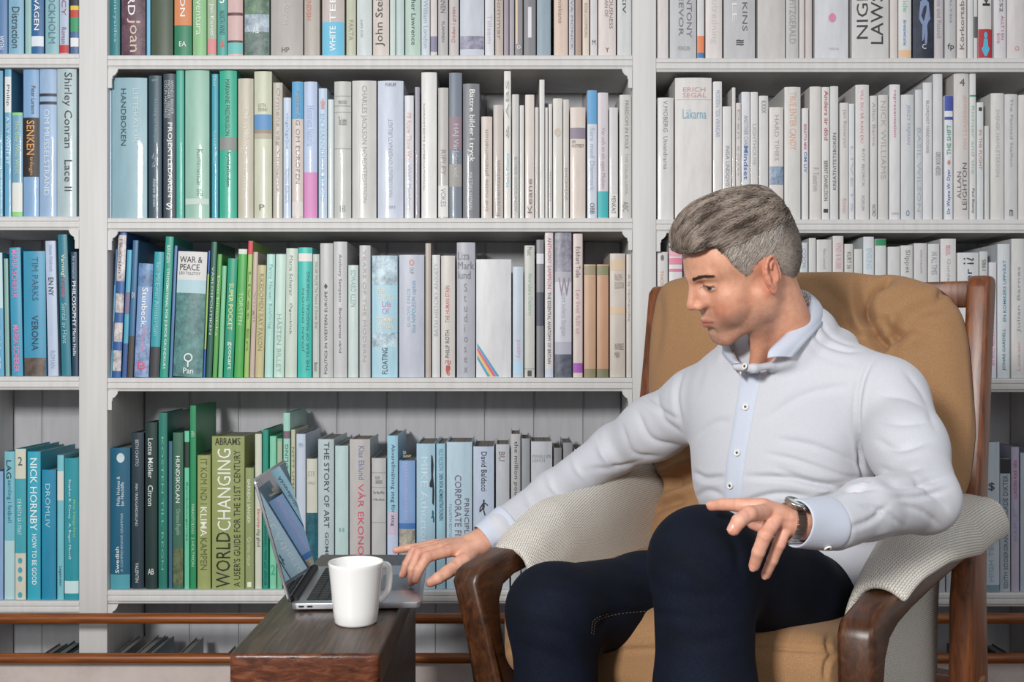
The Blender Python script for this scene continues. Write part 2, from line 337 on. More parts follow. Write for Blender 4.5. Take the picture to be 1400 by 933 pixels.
SH['left', 3] = [(-10, 4, 645, '8fb0d8', '', [], []), (5.5, 19.5, 618, '7fc4d4', 'LAG', [(740, 823, 'b6d8dc')], [T('LAG', 630, 655, '20323c', 'db', .2, .7), T('samling i fotboll', 657, 715, '2f6f88')]),
 (20.5, 35.5, 614, '45abb8', 'figure 2 and teal dots', [(614, 655, 'd6d6c2'), (757, 823, 'd6d2c0')], [T('2', 625, 637, '1f5f6c', 'hb', .3, .7), T('DE BÄSTA SÅ UTEAT', 683, 732, 'cfe8ea'), T('●', 763, 771, '45abb8', 'h', .3, .7), T('●', 776, 784, '45abb8', 'h', .3, .7), T('●', 788, 796, '45abb8', 'h', .3, .7), T('●', 810, 818, '45abb8', 'h', .3, .7)]),
 (37, 55, 618, '38b0c8', 'HOW TO BE GOOD', [], [T('NICK HORNBY', 627, 726, 'eaf6f8', 'db', .25, .78), T('HOW TO BE GOOD', 731, 800, 'eaf6f8', 'db', .4, .75)]),
 (56.5, 76, 643, '2490b4', 'DRÖMLIV', [], [T('DRÖMLIV', 662, 722, 'a8dce8', 'd', .3, .7)]), (77.5, 86.5, 623, '7cc8d4', '', [(645, 685, 'd8dcd4')], [T('Legenden', 775, 802, '204858')]),
 (88, 107.5, 627, '2a9ba8', 'First Things First', [(795, 812, 'cfe6e8')], [T('First Things First', 684, 735, 'a6e07a', 'd', .6, .8), T('Stephen R. Covey   A. Roger Merrill', 656, 765, 'e4f2f2', 'd', .28, .5)])]
SH['middle', 0] = [(147, 164, -90, '2a7f88', '', [], [T('countrysides', -20, 58, 'a0ccd0', 'd', .35, .75)]), (166, 199, -110, '5c3f4c', 'RD', [(-110, 75, '7a5664', 1)], [T('ARD', -20, 22, W_, 'db', .3, .6), T('Joan', 26, 72, 'd6bfae', 'd', .25, .8)]),
 (200, 205, -75, '78c0e0', '', [], []), (206, 236, -95, '4a5845', 'plain cloth', [], []), (238, 262, -85, '2f8460', 'orange bubble', [(-60, 35, 'd98a5c')], [T('KION', -20, 23, W_, 'db', .35, .65), T('EA', 57, 64, W_, 'h', .3, .7)]),
 (263.5, 282, -70, '8fc48c', '', [], [T('Aventura', -10, 48, 'e0ece0')]), (283, 295.5, -80, 'a9bfa0', 'pink foot', [(53, 74, 'dc8f90')], [T('Jan Kersti', 5, 48, 'eef0ea')]),
 (297, 310.5, -90, '56a79c', 'red sail', [], [T('S', -10, 5, W_, 'h'), T('▲', 54, 64, 'd0605c', 'h', .3, .7), T('NORTH WIND', 15, 48, '2f6f70')]), (311.5, 332, -60, 'd8b8b4', 'photo of faces, teal foot', [(18, 22, '6a4448'), (56, 59, '5a4040'), (59, 74, '6fc0bc')], []),
 (334, 368, -95, '7b8f88', 'AB under a painting', [(-60, 20, '7fa084', 1), (20, 44, 'c4d4e0', 1), (44, 75, '7e948c', 1)], [T('AB', 38, 46, W_, 'h', .35, .6)]), (370, 414, -100, 'b4aeaa', '', [], [T('Stories', 5, 34, 'cfc9c5', 'd', .4, .6), T('HP', 65, 72, '4a4846', 'h', .35, .58)]),
 (416, 437, -80, 'bab3ab', 'red capitals', [], [T('CAVENDISH', -20, 28, 'd27a62', 'd', .15, .45)]), (440.5, 471, -90, 'c8bdb8', 'WHITE TEETH', [(31, 77, '6fc0de')], [T('TEETH', -35, 32, W_, 'ub', .35, .62), T('WHITE', 37, 71, W_, 'ub', .35, .62)]),
 (473.5, 486.5, -65, 'c4c8b0', '', [], [T('FAKTA', 28, 56, '9a9c80')]), (488, 508.5, -85, 'd3dbdb', '', [], [T('KAPA OCH', 28, 52, '9a9ea2', 'd', .25, .4)]),
 (510, 532, -90, 'd9cfc7', 'tall condensed letters', [], [T('John Steinbeck', -45, 64, '4a4644', 'u', .15, .75)]), (533, 540.5, -70, 'd0ddd8', '', [], []), (541.5, 552.5, -75, 'c4d6d4', '', [], []),
 (554, 575, -85, 'bcd2c6', 'dark script', [], [T('Brother Lawrence', -20, 62, '40585a', 'd', .4, .7)]), (576, 587.5, -70, 'd0dce4', '', [], [T('William London', 0, 66, 'a4aab6')]), (588.5, 597.5, -80, 'dcd4d2', 'slate square', [(50, 71, '8a86a0')], []),
 (599, 612.5, -75, 'bdb9b9', 'FLAMMEN', [], [T('BARNEN', -12, 18, '6a686a'), T('FLAMMEN', 30, 58, '77757a', 'd', .35, .65)]), (614, 627, -85, 'cbc4c2', 'Döden i grytan', [], [T('Döden i grytan', 10, 58, 'b4747c', 'u')]),
 (629, 662, -90, 'cbd0da', 'snow landscape', [(50, 68, 'b4b2c8', 1), (68, 77, 'c6ccd8')], []), (663, 675.5, -75, 'dedfe4', '', [], [T('Tillsam', 20, 60, 'c4b8c8')]), (677, 688, -80, 'c5b8ae', '', [], [T('Sommar', -5, 55, '8f8580')]),
 (689, 695.5, -70, 'a79ca8', '', [], []), (696.5, 703, -70, 'b0aab2', '', [], []), (704, 714.5, -80, '949294', 'cream stripe', [], [T('I', -40, 60, 'e0c8ae', 'hb', .1, .35), T('o', 62, 67, 'e8e8e8', 'h')]), (716, 732.5, -95, '86868a', 'white arm drawing', [], [T('I', 10, 52, 'e4e2e6', 'hb', .35, .65)]),
 (734, 753, -90, '98aab6', 'plain cloth', [], []), (757.5, 776.5, -70, 'e0cabb', '', [], [T('Människans', -20, 32, 'a08878', 'd', .3, .6)]), (778, 785.5, -75, 'ccccd2', '', [], [T('EVA MONCK', -5, 68, '9a8898')]), (786.5, 795, -80, 'b3998b', '', [], []),
 (796.5, 805.5, -70, 'e6d6c8', '', [], [T('ROSA LUXEMBURG', 5, 52, 'b0a090')]), (807, 816.5, -85, 'dcd8da', '', [], [T('M', 55, 62, '504c54', 'h')]), (818, 842, -90, 'e3d8d3', 'WOMAN OF', [], [T('CONSCIOUSNESS', -40, 40, '958a88', 'd', .62, .82), T('WOMAN OF', -20, 24, '958a88', 'd', .35, .55), T('Y', 66, 72, '303030', 'hb', .4, .6)]),
 (844, 863.5, -85, 'd3d6d5', '', [], [T('DXIV', -20, 19, '4a4c4e', 'db', .35, .6)])]
SH['middle', 1] = [(147, 152, 124, 'c0cfe4', '', [], []), (153, 201, 107, '8fb4c0', 'HANDBOKEN', [], [T('HANDBOKEN', 122, 200, '33505c', 'db', .27, .42), T('LITTERATUR', 122, 196, 'c0d2d8', 'd', .62, .78)]),
 (203.5, 221, 104, '35505f', 'Fishing in Utopia', [], [T('Fishing in Utopia', 137, 196, '7a9cab', 'd', .4, .7), T('✈', 210, 230, 'b8ccd4', 'd', .25, .7), T('Andrew Brown', 245, 283, 'c4d4da', 'd', .35, .65), T('GRANTA', 109, 112, 'a8bcc4', 'h')]),
 (223, 240, 101, '3a4853', 'PROJEKTLEDAREN', [], [T('WENDY BRINER\nMICHAEL GEDDES\nCOLIN HASTINGS', 110, 162, 'c4ccd0', 'd', .1, .85), T('PROJEKTLEDAREN', 168, 270, W_, 'db', .3, .75), T('S', 278, 287, W_, 'hb')]),
 (241, 251.5, 92, '45b09c', '', [], []), (253, 286, 94, '98c4b2', 'glossy jacket', [(272, 280, 'c6d6ce')], [T('Kommentar till', 205, 268, '5f8f82', 'd', .5, .75)]), (289, 298, 101, '38a0b4', 'The Little Mermaid', [], [T('The Little Mermaid', 178, 224, '9ed4dc'), T('Disc', 104, 118, 'b8e0e6')]),
 (300, 323.5, 97, '34b295', 'Syndafloden', [(188, 206, '8a8f88')], [T('MARIANNE FREDRIKSSON', 109, 186, '1f5c50', 'd', .35, .6), T('Syndafloden', 208, 256, '17443c', 'd', .38, .65)]),
 (325.5, 346.5, 108, 'cbc4b2', '', [], [T('Den långa resan', 148, 260, 'ddd6c8')]), (347.5, 371.5, 98, 'd0d4bc', 'blue photo band', [(157, 178, '5f95c8'), (178, 183, '9c8f7c'), (183, 190, 'b8b2a0')], [T('LOTTA\nKRONO', 142, 153, '9a9c88', 'h'), T('P', 280, 288, '6a6c5c', 'h', .3, .6)]),
 (373, 386, 113, 'c7c1b6', 'one small title line', [], [T('Ormens väg Vinnarna', 120, 262, 'a49e96')]), (387.5, 398, 134, 'c8d8ea', '', [], [T('vingslagsljus', 155, 204, '96aac8'), T('TOMAS BERGEN', 230, 278, 'a4b4cc')]),
 (399, 414.5, 112, 'd9ccc4', 'blue head', [(112, 163, '5ca4d0'), (276, 296, 'dfdad6')], [T('MISSTAG OM EUROPEN', 125, 252, '848488', 'd', .35, .7)]), (415.5, 433.5, 112, 'bccdea', 'pink foot', [(236, 298, 'd88fc2')], [T('Hemmets historia', 145, 200, 'a8b8dc')]),
 (435.5, 447, 121, 'c2d4e8', 'ship emblem', [], [T('❀', 135, 150, 'e08a78', 'h'), T('EN MÄNNISKOR BREVID', 156, 276, '8ec0d8')]), (448, 456, 136, 'd4e0e0', '', [], []), (457, 480, 112, 'c6c8c4', 'ruled lines', [(131.5, 132.5, '9a9c98'), (145, 146, '9a9c98'), (153.5, 154.5, '9a9c98'), (203.5, 204.5, '9a9c98')], [T('MARSILIO FICINO', 138, 143, G_, 'h'), T('The Letters', 160, 172, G_, 'h'), T('▣', 282, 290, '77797a', 'h', .35, .65)]),
 (481.5, 514.5, 111, 'd0cfcc', 'embossed capitals', [], [T('CHARLES JACKSON NORDSTEDTSSON', 118, 278, 'a8a6a2', 'd', .35, .62)]), (516.5, 551.5, 111, 'cad2e2', 'NATURLIGT ÖVERNATURLIGT', [], [T('FORUM', 114, 119, '6a6e78', 'h', .3, .7), T('NATURLIGT·ÖVERNATURLIGT', 163, 270, '9aa8bc', 'u', .38, .58), T('TERRY', 282, 286, '8a90a0', 'h', .3, .7)]),
 (553, 565.5, 131, 'dfe1e6', 'orange lettering', [], [T('PB Know Those Who', 155, 222, 'e0b0a0'), T('WHY Members', 225, 288, 'b4b8cc')]), (567, 573.5, 119, 'a09ca6', '', [], []), (576, 597, 99, 'e8e7e4', 'plain white', [], [T('NORDSTEDTS INTERNATIONAL', 142, 262, '8a8c8c', 'd', .12, .22)]),
 (599, 613, 120, 'bfbcb8', 'white foot lettered VOKES', [(254, 297, 'e2e2e0')], [T('RIPLEY', 205, 240, '9a8e8c', 'd'), T('VOKES', 258, 283, '8a8a8a', 'd')]), (614, 631.5, 100, '74808e', 'blurred cover', [(160, 205, '957f8a'), (225, 256, 'a09c98')], [T('HAJ Världen vid', 170, 242, 'c4c6cc')]),
 (633, 655.5, 115, '7a7c82', 'Bättre bilder i tryck', [], [T('Bättre bilder i tryck', 123, 222, W_, 'db', .3, .72), T('MATTIAS NYMAN', 236, 287, 'd4d5d8', 'd', .35, .58)]), (658, 673, 160, 'dacfc6', '', [], [T('the noise phenomenon', 178, 290, 'a09488', 'u')]), (674.5, 688, 144, 'cbc0ba', 'Existentialism', [], [T('Existentialism', 220, 296, '958c88', 'u', .3, .7)]),
 (689, 698.5, 97, 'e8e6e0', 'scribbles and blue', [], [T('Max\'s Poems', 210, 256, '8accdc', 'u'), T('& ABS', 110, 190, 'a8a8a4', 'u')]), (700, 709.5, 129, 'cdcbc8', '', [], [T('BORIS GODUNOV', 215, 290, 'a4a29e')]), (710.5, 716.5, 144, 'dadad6', '', [], []),
 (718, 730.5, 130, 'dfd5ce', 'author name at foot', [], [T('Keane', 245, 292, '77726e', 'u')]), (731.5, 736.5, 147, 'd4d2cd', '', [], []), (737.5, 744.5, 109, 'e2e0dc', '', [], []), (745.5, 749, 147, 'dedcd8', '', [], []), (750, 755, 142, 'd9d6d2', '', [], [T('NORDEN', 235, 275, 'a8a6a2')]),
 (756, 769, 135, 'dcd9d2', 'faint seal', [], [T('●', 176, 187, 'cfc2b4', 'h', .15, .85)]), (770, 778, 136, 'cfcbc4', '', [], [T('INGEMAR', 230, 275, 'a8a49e')]), (779.5, 800.5, 147, 'dfd2c8', 'small dark picture', [(175, 190, '8f8494')], [T('SIRI\nHUSTVEDT', 192, 202, '6a605c', 'h', .1, .9)]),
 (803, 816, 124, 'd4dae4', 'blue head', [(124, 170, '64a4d4')], [T('Sara med Danmark', 175, 262, 'a4b4c8'), T('OBB', 278, 293, '50545c')]), (817, 831.5, 127, 'd6d0d4', 'teal foot', [(262, 298, '3fb4b8')], [T('Var och en sin egen Majken', 175, 258, 'b0a0b4')]), (833, 845, 147, 'd6d5d5', 'white foot', [(266, 297, 'e8e6e2')], [T('MENKAIS', 268, 292, '5a5a5c')]),
 (847, 863.5, 130, 'cdccc8', 'FREEDOM IN EXILE', [], [T('FREEDOM IN EXILE', 138, 204, '8f8e8c', 'd', .45, .75), T('THE DALAI LAMA', 210, 266, 'b0afac', 'd', .45, .7), T('ABC', 276, 290, '8a8a8a', 'd')])]
L4 = .042
SH['middle', 2] = [(147, 152.5, 341, '3c6c9c', 'patterned', [(390, 440, '5a9ac0'), (480, 517, '44a0b8')], [], L4), (153.5, 165, 318, '2f5fa0', 'white blossom pattern on blue', [(322, 385, 'f0e6e4', 1), (402, 428, 'f0e6e4', 1), (442, 468, 'f0e6e4', 1), (480, 508, 'f0e6e4', 1)], [T('I fikon trädets', 328, 375, K_, 'd', .2, .6)], L4),
 (166, 172.5, 342, '52b0cc', '', [(400, 430, '7a7494'), (470, 517, '3a5a94')], [], L4), (174, 181.5, 329, '38709c', 'brown foot', [(460, 517, '4a4240')], [T('01', 400, 408, W_, 'h')], L4), (182.5, 202.5, 361, '86a8d4', 'bold white word', [(361, 392, '7ca4d4', 1), (450, 517, 'a8c0ec', 1)], [T('Stenbeck.', 394, 448, W_, 'db', .35, .75), T('Ett reportage', 450, 482, 'e07aa0', 'd', .4, .7), T('B', 496, 506, 'e0527a', 'hb', .2, .8)], L4),
 (204, 217, 345, '2ca4b0', 'black foot', [(475, 517, '3b3b40')], [T('Ian McEwan Amsterdam', 360, 460, '8fd0d4')], L4), (218.5, 229.5, 324, '2a9f8a', 'STUDIEMATERIAL', [], [T('STUDIEMATERIAL FÖR JUNIOR GRUNDKURS', 368, 505, 'dff0e8', 'db', .25, .75), T('BÄNGEN', 336, 360, 'dff0e8', 'd')], L4), (230.5, 234.5, 336, '5a7eb0', '', [], [], L4),
 (236, 276.5, 345, '3f827e', 'WAR & PEACE', [(345, 384, 'dddddb'), (384, 402, 'b4d4dc'), (402, 517, '68a09c', 1)], [T('WAR &\nPEACE', 352, 371, '2c2c2e', 'hb', .08, .85), T('LEO TOLSTOY', 373, 377, '4a4a4c', 'h', .08, .8), T('Pan', 504, 512, 'e8f0ee', 'hb', .36, .7), T('⚲', 484, 503, 'e8f0ee', 'hb', .36, .66)], L4),
 (277.5, 280, 343, '2f5cb0', 'blue and lime', [(375, 478, 'a0c45c')], [], L4), (281, 289, 331, '1a5c4a', 'VÄRLDSPOLITIKEN', [], [T('VÄRLDSPOLITIKEN', 365, 458, 'c4dcd0')], L4), (290.5, 296.5, 348, '58a850', '', [], [T('Den kinesiska', 378, 460, 'd4e8c0')], L4), (298, 304, 364, '7cc896', '', [], [], .038),
 (305.5, 318.5, 354, '22a07c', 'SUPER POCKET', [], [T('SUPER POCKET', 388, 452, 'e0e89c', 'db', .25, .75), T('gcocart', 468, 506, 'dff0e4', 'db', .3, .8)], .038), (320, 332, 341, '4cae50', '', [(341, 348, 'dfe4d8')], [T('TORSTEN', 400, 445, 'b8e0a8')], .035), (333.5, 340, 330, 'a0c468', 'red head', [(330, 348, 'd8425a')], [T('Livet En', 372, 480, '648a3c')], .032),
 (341, 347.5, 345, 'c9b4a8', '', [], [T('Virgil', 400, 440, 'a08a80')], .03), (348.5, 360, 363, 'c9bf8f', '', [], [T('RIKEDOMEN RAY PAXON', 375, 480, '8f8a5c')], .025), (361.5, 372.5, 348, 'b8e4da', '', [], [T('Fanny Hansen Bokförlag', 362, 450, '7fb8ac')], .02), (374, 388, 348, 'cbe6da', '', [], [T('HÄSTEN BILLET', 430, 510, '90b8a8')], .018),
 (389.5, 405.5, 340, 'cfdccf', 'Ögonblick', [], [T('Maria Scherer', 350, 405, '8a968c', 'd', .3, .6), T('Ögonblick', 415, 458, '6f7a70', 'd', .3, .6)], .01), (407, 426, 339, '3fc4b8', 'turquoise capitals', [(347, 358, 'e8e6e0')], [T('JOAN DIDION', 395, 482, '1c7f7c', 'u', .3, .5), T('THE YEAR OF MAGICAL THINKING', 372, 508, '1c7f7c', 'u', .62, .82)], .006),
 (427.5, 436.5, 348, 'c6ccc6', '', [], [T('OSCAR WILDE The Picture of Dorian Gray', 358, 450, '7a7e7a'), T('Bantam', 496, 508, '4a4c4c')]), (437.5, 455, 333, 'c8cac8', 'POLITICS IN WESTERN EUROPE', [], [T('POLITICS IN WESTERN EUROPE ◆', 388, 512, '3c3c3e', 'ub', .3, .6)]),
 (456, 474.5, 331, 'cccccd', 'italic Bankirernas värld', [], [T('Anthony Sampson   Bankirernas värld', 348, 483, '55565a', 'd', .35, .6)]), (476, 489.5, 363, 'd0e0dc', '', [], [T('EDWARD KLEIN', 370, 420, '9ab4b0')]), (491.5, 506.5, 336, 'cacaca', '', [], [T('YEARS OF THE MODERN', 342, 495, 'b0aeae', 'd', .3, .6)]),
 (508.5, 543.5, 350, 'b2dbea', 'blocks of pale lettering', [(350, 390, 'd8f0fa', 1), (455, 475, 'd8f0fa', 1)], [T('THE\nLOVING', 395, 410, 'f0e0c4', 'hb', .2, .85), T('Life\nOf', 412, 430, 'd88ab8', 'h', .4, .75), T('TOMMY\nDONBA', 434, 450, 'f0e0c4', 'hb', .2, .85), T('FLOATING', 476, 512, '3a4a58', 'ub', .4, .62)]), (545.5, 580, 349, 'c4c9d6', 'blue NAPOLEON capitals', [], [T('blue NAPOLEON capitals', 384, 455, '6fa8c4', 'u', .5, .7), T('EUROPE SINCE', 395, 447, '9cc0d4', 'u', .32, .44), T('❂', 355, 364, 'dca080', 'h', .4, .6), T('OUP', 366, 375, '8a8a94', 'd', .42, .58)]),
 (581.5, 589, 333, 'bdb1a8', '', [], []), (590.5, 601.5, 349, 'dadbda', '', [], [T('BATH HISTORY ANXIETY', 360, 460, 'b4b4b4', 'u')]), (603, 622, 350, 'd8d3cd', 'THE HUMAN STAIN', [], [T('THE HUMAN STAIN', 391, 442, 'c8746c', 'ub', .3, .6), T('PHILIP ROTH', 452, 490, '5c5a58', 'ub', .3, .6), T('❦', 492, 514, 'c0504c', 'h', .3, .7)]),
 (624.5, 649.5, 332, 'b8bac3', 'letters running down', [], [T('Liza\nMark\nlund', 345, 382, '7c7c84', 'h', .05, .95), T('S\nt\nu\nd\ni\no\ns\ne\nx', 388, 510, '85868e', 'h', .38, .6)]),
 (651, 699, 355, 'dfe0e2', 'rainbow corner stripe', [], []), (701, 715.5, 365, 'c8d6e2', '', [(495, 512, 'b8d8ec')], [T('poetry', 465, 490, 'd8a8c4')]), (717, 731, 336, 'd0d0ca', '', [(504.5, 505.5, '9a9a96')], [T('Music', 338, 350, '8a8c8a'), T('How Like a Cranberry', 375, 432, '9abca4'), T('▮', 507, 515, '4a4a4c', 'h', .3, .7)]),
 (733.5, 743.5, 328, '85868c', 'dark middle band', [(347, 361, 'dcdce0'), (400, 446, '4c4f5c')], []), (745, 756.5, 318, 'dedbdc', 'THE ESSENTIAL ANATOMY OF BRITAIN', [(505, 517, 'c8d0e0')], [T('ANTHONY SAMPSON', 325, 395, 'c86a78', 'd', .3, .75), T('THE ESSENTIAL ANATOMY OF BRITAIN', 400, 498, '4c4c54', 'd', .3, .7)]),
 (758.5, 781.5, 317, 'd2d3dc', 'grey mountain picture', [(318, 372, 'a8a6b4', 1), (372, 386, 'b4b4bc'), (468, 485, 'b4b6c4'), (485, 517, '737888', 1)], [T('W', 380, 405, '9a8894', 'h', .2, .9), T('Som solens längtan', 400, 460, 'b0b0ba', 'd', .3, .7)]), (783.5, 796.5, 320, 'decfca', 'Lev livet fullt ut', [(497, 510, 'a85cb8')], [T('Eckhart Tolle', 338, 380, '6f6264', 'd'), T('Lev livet fullt ut', 397, 457, 'c89ca4', 'd')]),
 (798.5, 814.5, 362, 'cfa98c', 'old leather with green bands', [(364, 377, '9f9478'), (377, 378.5, 'e0b898'), (505, 517, '908a6c')], []), (816, 832, 362, 'cb9e7e', 'old leather, olive bands', [(364, 377, '8a8a68'), (377, 378.5, 'd8a888'), (505, 517, '807f60')], []),
 (834, 855, 347, 'd2c8be', 'peeling paper', [(356, 370, 'd8c0a4'), (420, 430, 'dcc0a0')], [T('RALPH\nELLISON', 375, 395, 'a49c94', 'h', .3, .9), T('INVISIBLE\nMAN', 470, 490, '8a8480', 'h', .3, .9)]), (856.5, 863.5, 348, 'd4cfca', '', [], [T('A la recherche', 375, 440, '9a9690')])]
SH['middle', 3] = [(148, 177.5, 613, '1a6280', 'A COMPREHENSIVE GRAMMAR', [(786, 806, '4f9fac')], [T('Swedish', 748, 784, 'e8f0f2', 'ub', .28, .48), T('A COMPREHENSIVE GRAMMAR', 702, 782, 'a8c8d2', 'u', .55, .68), T('Philip Holmes &\nIan Hinchliffe', 652, 692, 'd8e6ea', 'u', .35, .72), T('●', 620, 633, 'c8dce2', 'h', .35, .75)]),
 (179, 196, 592, '213642', 'MIN TRÄDGÅRDSKUND', [], [T('BETH CHATTO', 602, 638, 'b8c4c8', 'd', .35, .62), T('MIN TRÄDGÅRDSKUND', 662, 720, 'c8d2d6', 'd', .35, .62), T('VALENTIN', 770, 797, 'd0d8da', 'd', .35, .62)]), (198.5, 215, 578, '1a3634', 'Citron', [], [T('Lotte Möller   Citron', 600, 692, 'dfe6e2', 'db', .25, .68), T('AB', 778, 786, 'e4ecea', 'hb', .25, .75)]),
 (216.5, 228.5, 565, '217a6c', '', [], [T('KOSTEN TILL REGN', 598, 780, '7cc0a4', 'd', .38, .62)]), (230, 235, 604, '3a6c84', '', [], []), (236.5, 250.5, 592, '40705a', 'HUNDSKOLAN', [(750, 800, '7c8a60', 1)], [T('HUNDSKOLAN', 624, 688, 'e4ece4', 'db', .3, .7), T('Christina Fogelin', 696, 732, '9fbcaa')]), (252, 258.5, 590, '6fd0aa', 'black label', [(605, 640, '24352f')], [T('Bambukorgarnas', 660, 740, '2f8a68')]),
 (260, 268, 555, '269460', 'pale green lettering', [], [T('PARASITOLOGI', 690, 730, 'b8e4c0'), T('2 HOLTMON', 735, 775, 'b8e4c0'), T('EN', 590, 598, 'c8e8cc', 'h')]), (269.5, 287.5, 623, 'a3ac6c', 'KLIMA KAMPEN', [], [T('KLIMA', 694, 734, 'eef0dc', 'db', .25, .75), T('KAMPEN', 736, 780, '5c6830', 'd', .25, .75), T('IT KOM IND I', 628, 690, '5c6830', 'd', .25, .75)]),
 (289.5, 334, 597, '9da86a', 'WORLDCHANGING', [], [T('WORLD', 728, 804, '26281c', 'u', .13, .58), T('CHANGING', 614, 726, 'f2f2e6', 'u', .18, .6), T('A USER\'S GUIDE FOR THE 21ST CENTURY', 616, 803, '2c2e20', 'u', .68, .88), T('ABRAMS', 599, 609, '2c2e20', 'hb', .1, .88), ]),
 (335.5, 347, 640, '98a470', 'BARNENS SÅNGER', [], [T('BARNENS SÅNGER', 656, 716, 'eceedc', 'd'), T('Gröna visor', 735, 775, 'd0d4b0'), T('▮', 796, 803, 'eceedc', 'h')]), (348.5, 357.5, 594, 'd8dcc8', 'Skrump dig glad', [], [T('Skrump', 696, 722, 'c8504c', 'db', .2, .8), T('dig glad', 724, 748, '5c5c50', 'd', .2, .8)]),
 (359, 367, 588, '1f9682', 'MYCKET ATT GÖRA', [], [T('MYCKET ATT GÖRA I NÄRINGARNA', 712, 800, '103c34', 'ub', .25, .7)]), (368.5, 377.5, 597, '84d4b0', 'figure 2', [], [T('2', 773, 787, '3fae8a', 'hb', .15, .85)]), (379, 386, 600, '7fbc9c', '', [(604, 640, 'a8b89c')], []),
 (387.5, 396.5, 565, 'a6d8c8', 'ODLING', [(590, 600, '7c6474')], [T('ODLING', 608, 650, '2f7a6c', 'ub', .25, .75)]), (398, 403.5, 588, 'c6c6a8', '', [], [T('NYTT UTSEENDE', 612, 700, '5c5c44')]), (405, 417.5, 594, 'cbd6e6', '', [], [T('●', 606, 612, 'a0b0c8', 'h')]), (419, 433.5, 628, 'd6d6c8', 'STF, teal photo foot', [(702, 812, '2a7484', 1)], [T('STF', 645, 652, '9ab0a4', 'h', .1, .8), T('1962', 659, 663, 'a8a898', 'h', .1, .8)]),
 (435, 456.5, 601, 'c2d2d6', 'THE STORY OF ART', [], [T('THE STORY OF ART', 605, 722, '3a4a4e', 'db', .38, .72), T('GOMBRICH', 728, 790, '4a5a5e', 'db', .45, .68)]), (458, 476, 610, 'c4dedc', '', [], [T('● ●', 722, 728, '8ab4b4', 'h', .3, .7)]), (478, 506, 601, 'c8c2c0', 'VÅR EKONOMI', [], [T('Klas Eklund', 610, 656, '7484a8', 'd', .45, .72), T('VÅR EKONOMI', 662, 776, 'd4506a', 'd', .42, .78)]),
 (508, 527.5, 627, 'c8c8c7', 'thin ruled lines', [(646.5, 647.5, 'a0a0a0'), (666.5, 667.5, 'a0a0a0'), (714.5, 715.5, 'a0a0a0')], [T('ALLAN\nGINSBURG', 651, 662, G_, 'h'), T('The Man Who', 672, 676, '77777a', 'h', .1, .9), T('A Man About', 682, 685, '77777a', 'h', .1, .9)]), (529.5, 544, 596, 'a6d6ea', 'script lettering and pink foot', [(700, 732, 'd0c4d6'), (732, 800, 'c8d4ee')], [T('Akvarellmålning steg för steg', 608, 720, '3c4458', 'd', .3, .75)]),
 (545.5, 567.5, 630, '8fb2e0', 'beach photo', [(614, 630, '5c5c50'), (716, 724, '4a7ec0'), (724, 812, 'dcd4c0', 1)], [T('SEA\nGRAHAM', 617, 626, 'd8d0b0', 'h'), T('BLÄCKETS MANNERSKAR', 634, 712, 'd0b8e0', 'd', .38, .58)]), (569.5, 595, 607, 'b6d8ea', 'embossed pale capitals', [], [T('MIKE Atherton', 625, 745, 'd4e6ee', 'd', .25, .62), T('#horse', 622, 692, '2c343a', 'h', .70, .97), T('#horse', 698, 715, '2f7078', 'h', .78, .97)]),
 (596.5, 609, 607, 'a8d2e4', 'DEN NYA ADMINISTRATIONEN', [], [T('DEN NYA ADMINISTRATIONEN', 648, 712, '24586c', 'db', .3, .75), T('NILS NILSSON', 614, 644, '6a9ab0', 'd')]), (610.5, 645.5, 605, 'c2dcea', 'CORPORATE F', [], [T('CORPORATE FINANCE', 650, 775, '6c5a74', 'd', .32, .58), T('PRINCIPLES OF', 682, 760, '6c5a74', 'd', .7, .88), T('FOURTH EDITION', 690, 740, '7aa0b8', 'd', .1, .2)]),
 (647, 675.5, 611, 'c8d6ea', 'running man silhouette', [], [T('David Baldacci', 618, 672, '33363e', 'db', .38, .65), T('#runner', 683, 705, '33363e', 'h', .28, .72)]), (678, 696.5, 608, 'c8ccd2', '', [], [T('BU', 618, 631, '8a7a78', 'db', .2, .65)]), (698.5, 711.5, 594, 'c2c3c4', 'the million pound', [], [T('the million pound', 604, 690, '46484c', 'd')]),
 (713, 724.5, 600, 'a2a7ac', '', [], []), (726, 755, 604, 'ccd0d6', 'small capitals PENELOPE', [], [T('PENELOPE\nLEACH', 622, 632, '9a9ca4', 'h', .05, .95), T('nh', 790, 799, '303844', 'hb', .2, .8)]), (757, 768, 613, '8f9094', '', [], []), (770, 783, 606, '9a9b9f', '', [], []), (785, 806, 615, 'c4c8cc', 'mostly hidden', [], []), (808, 824, 622, 'b8bcc2', 'mostly hidden', [], []), (826, 846, 610, 'cccccf', 'mostly hidden', [], [])]
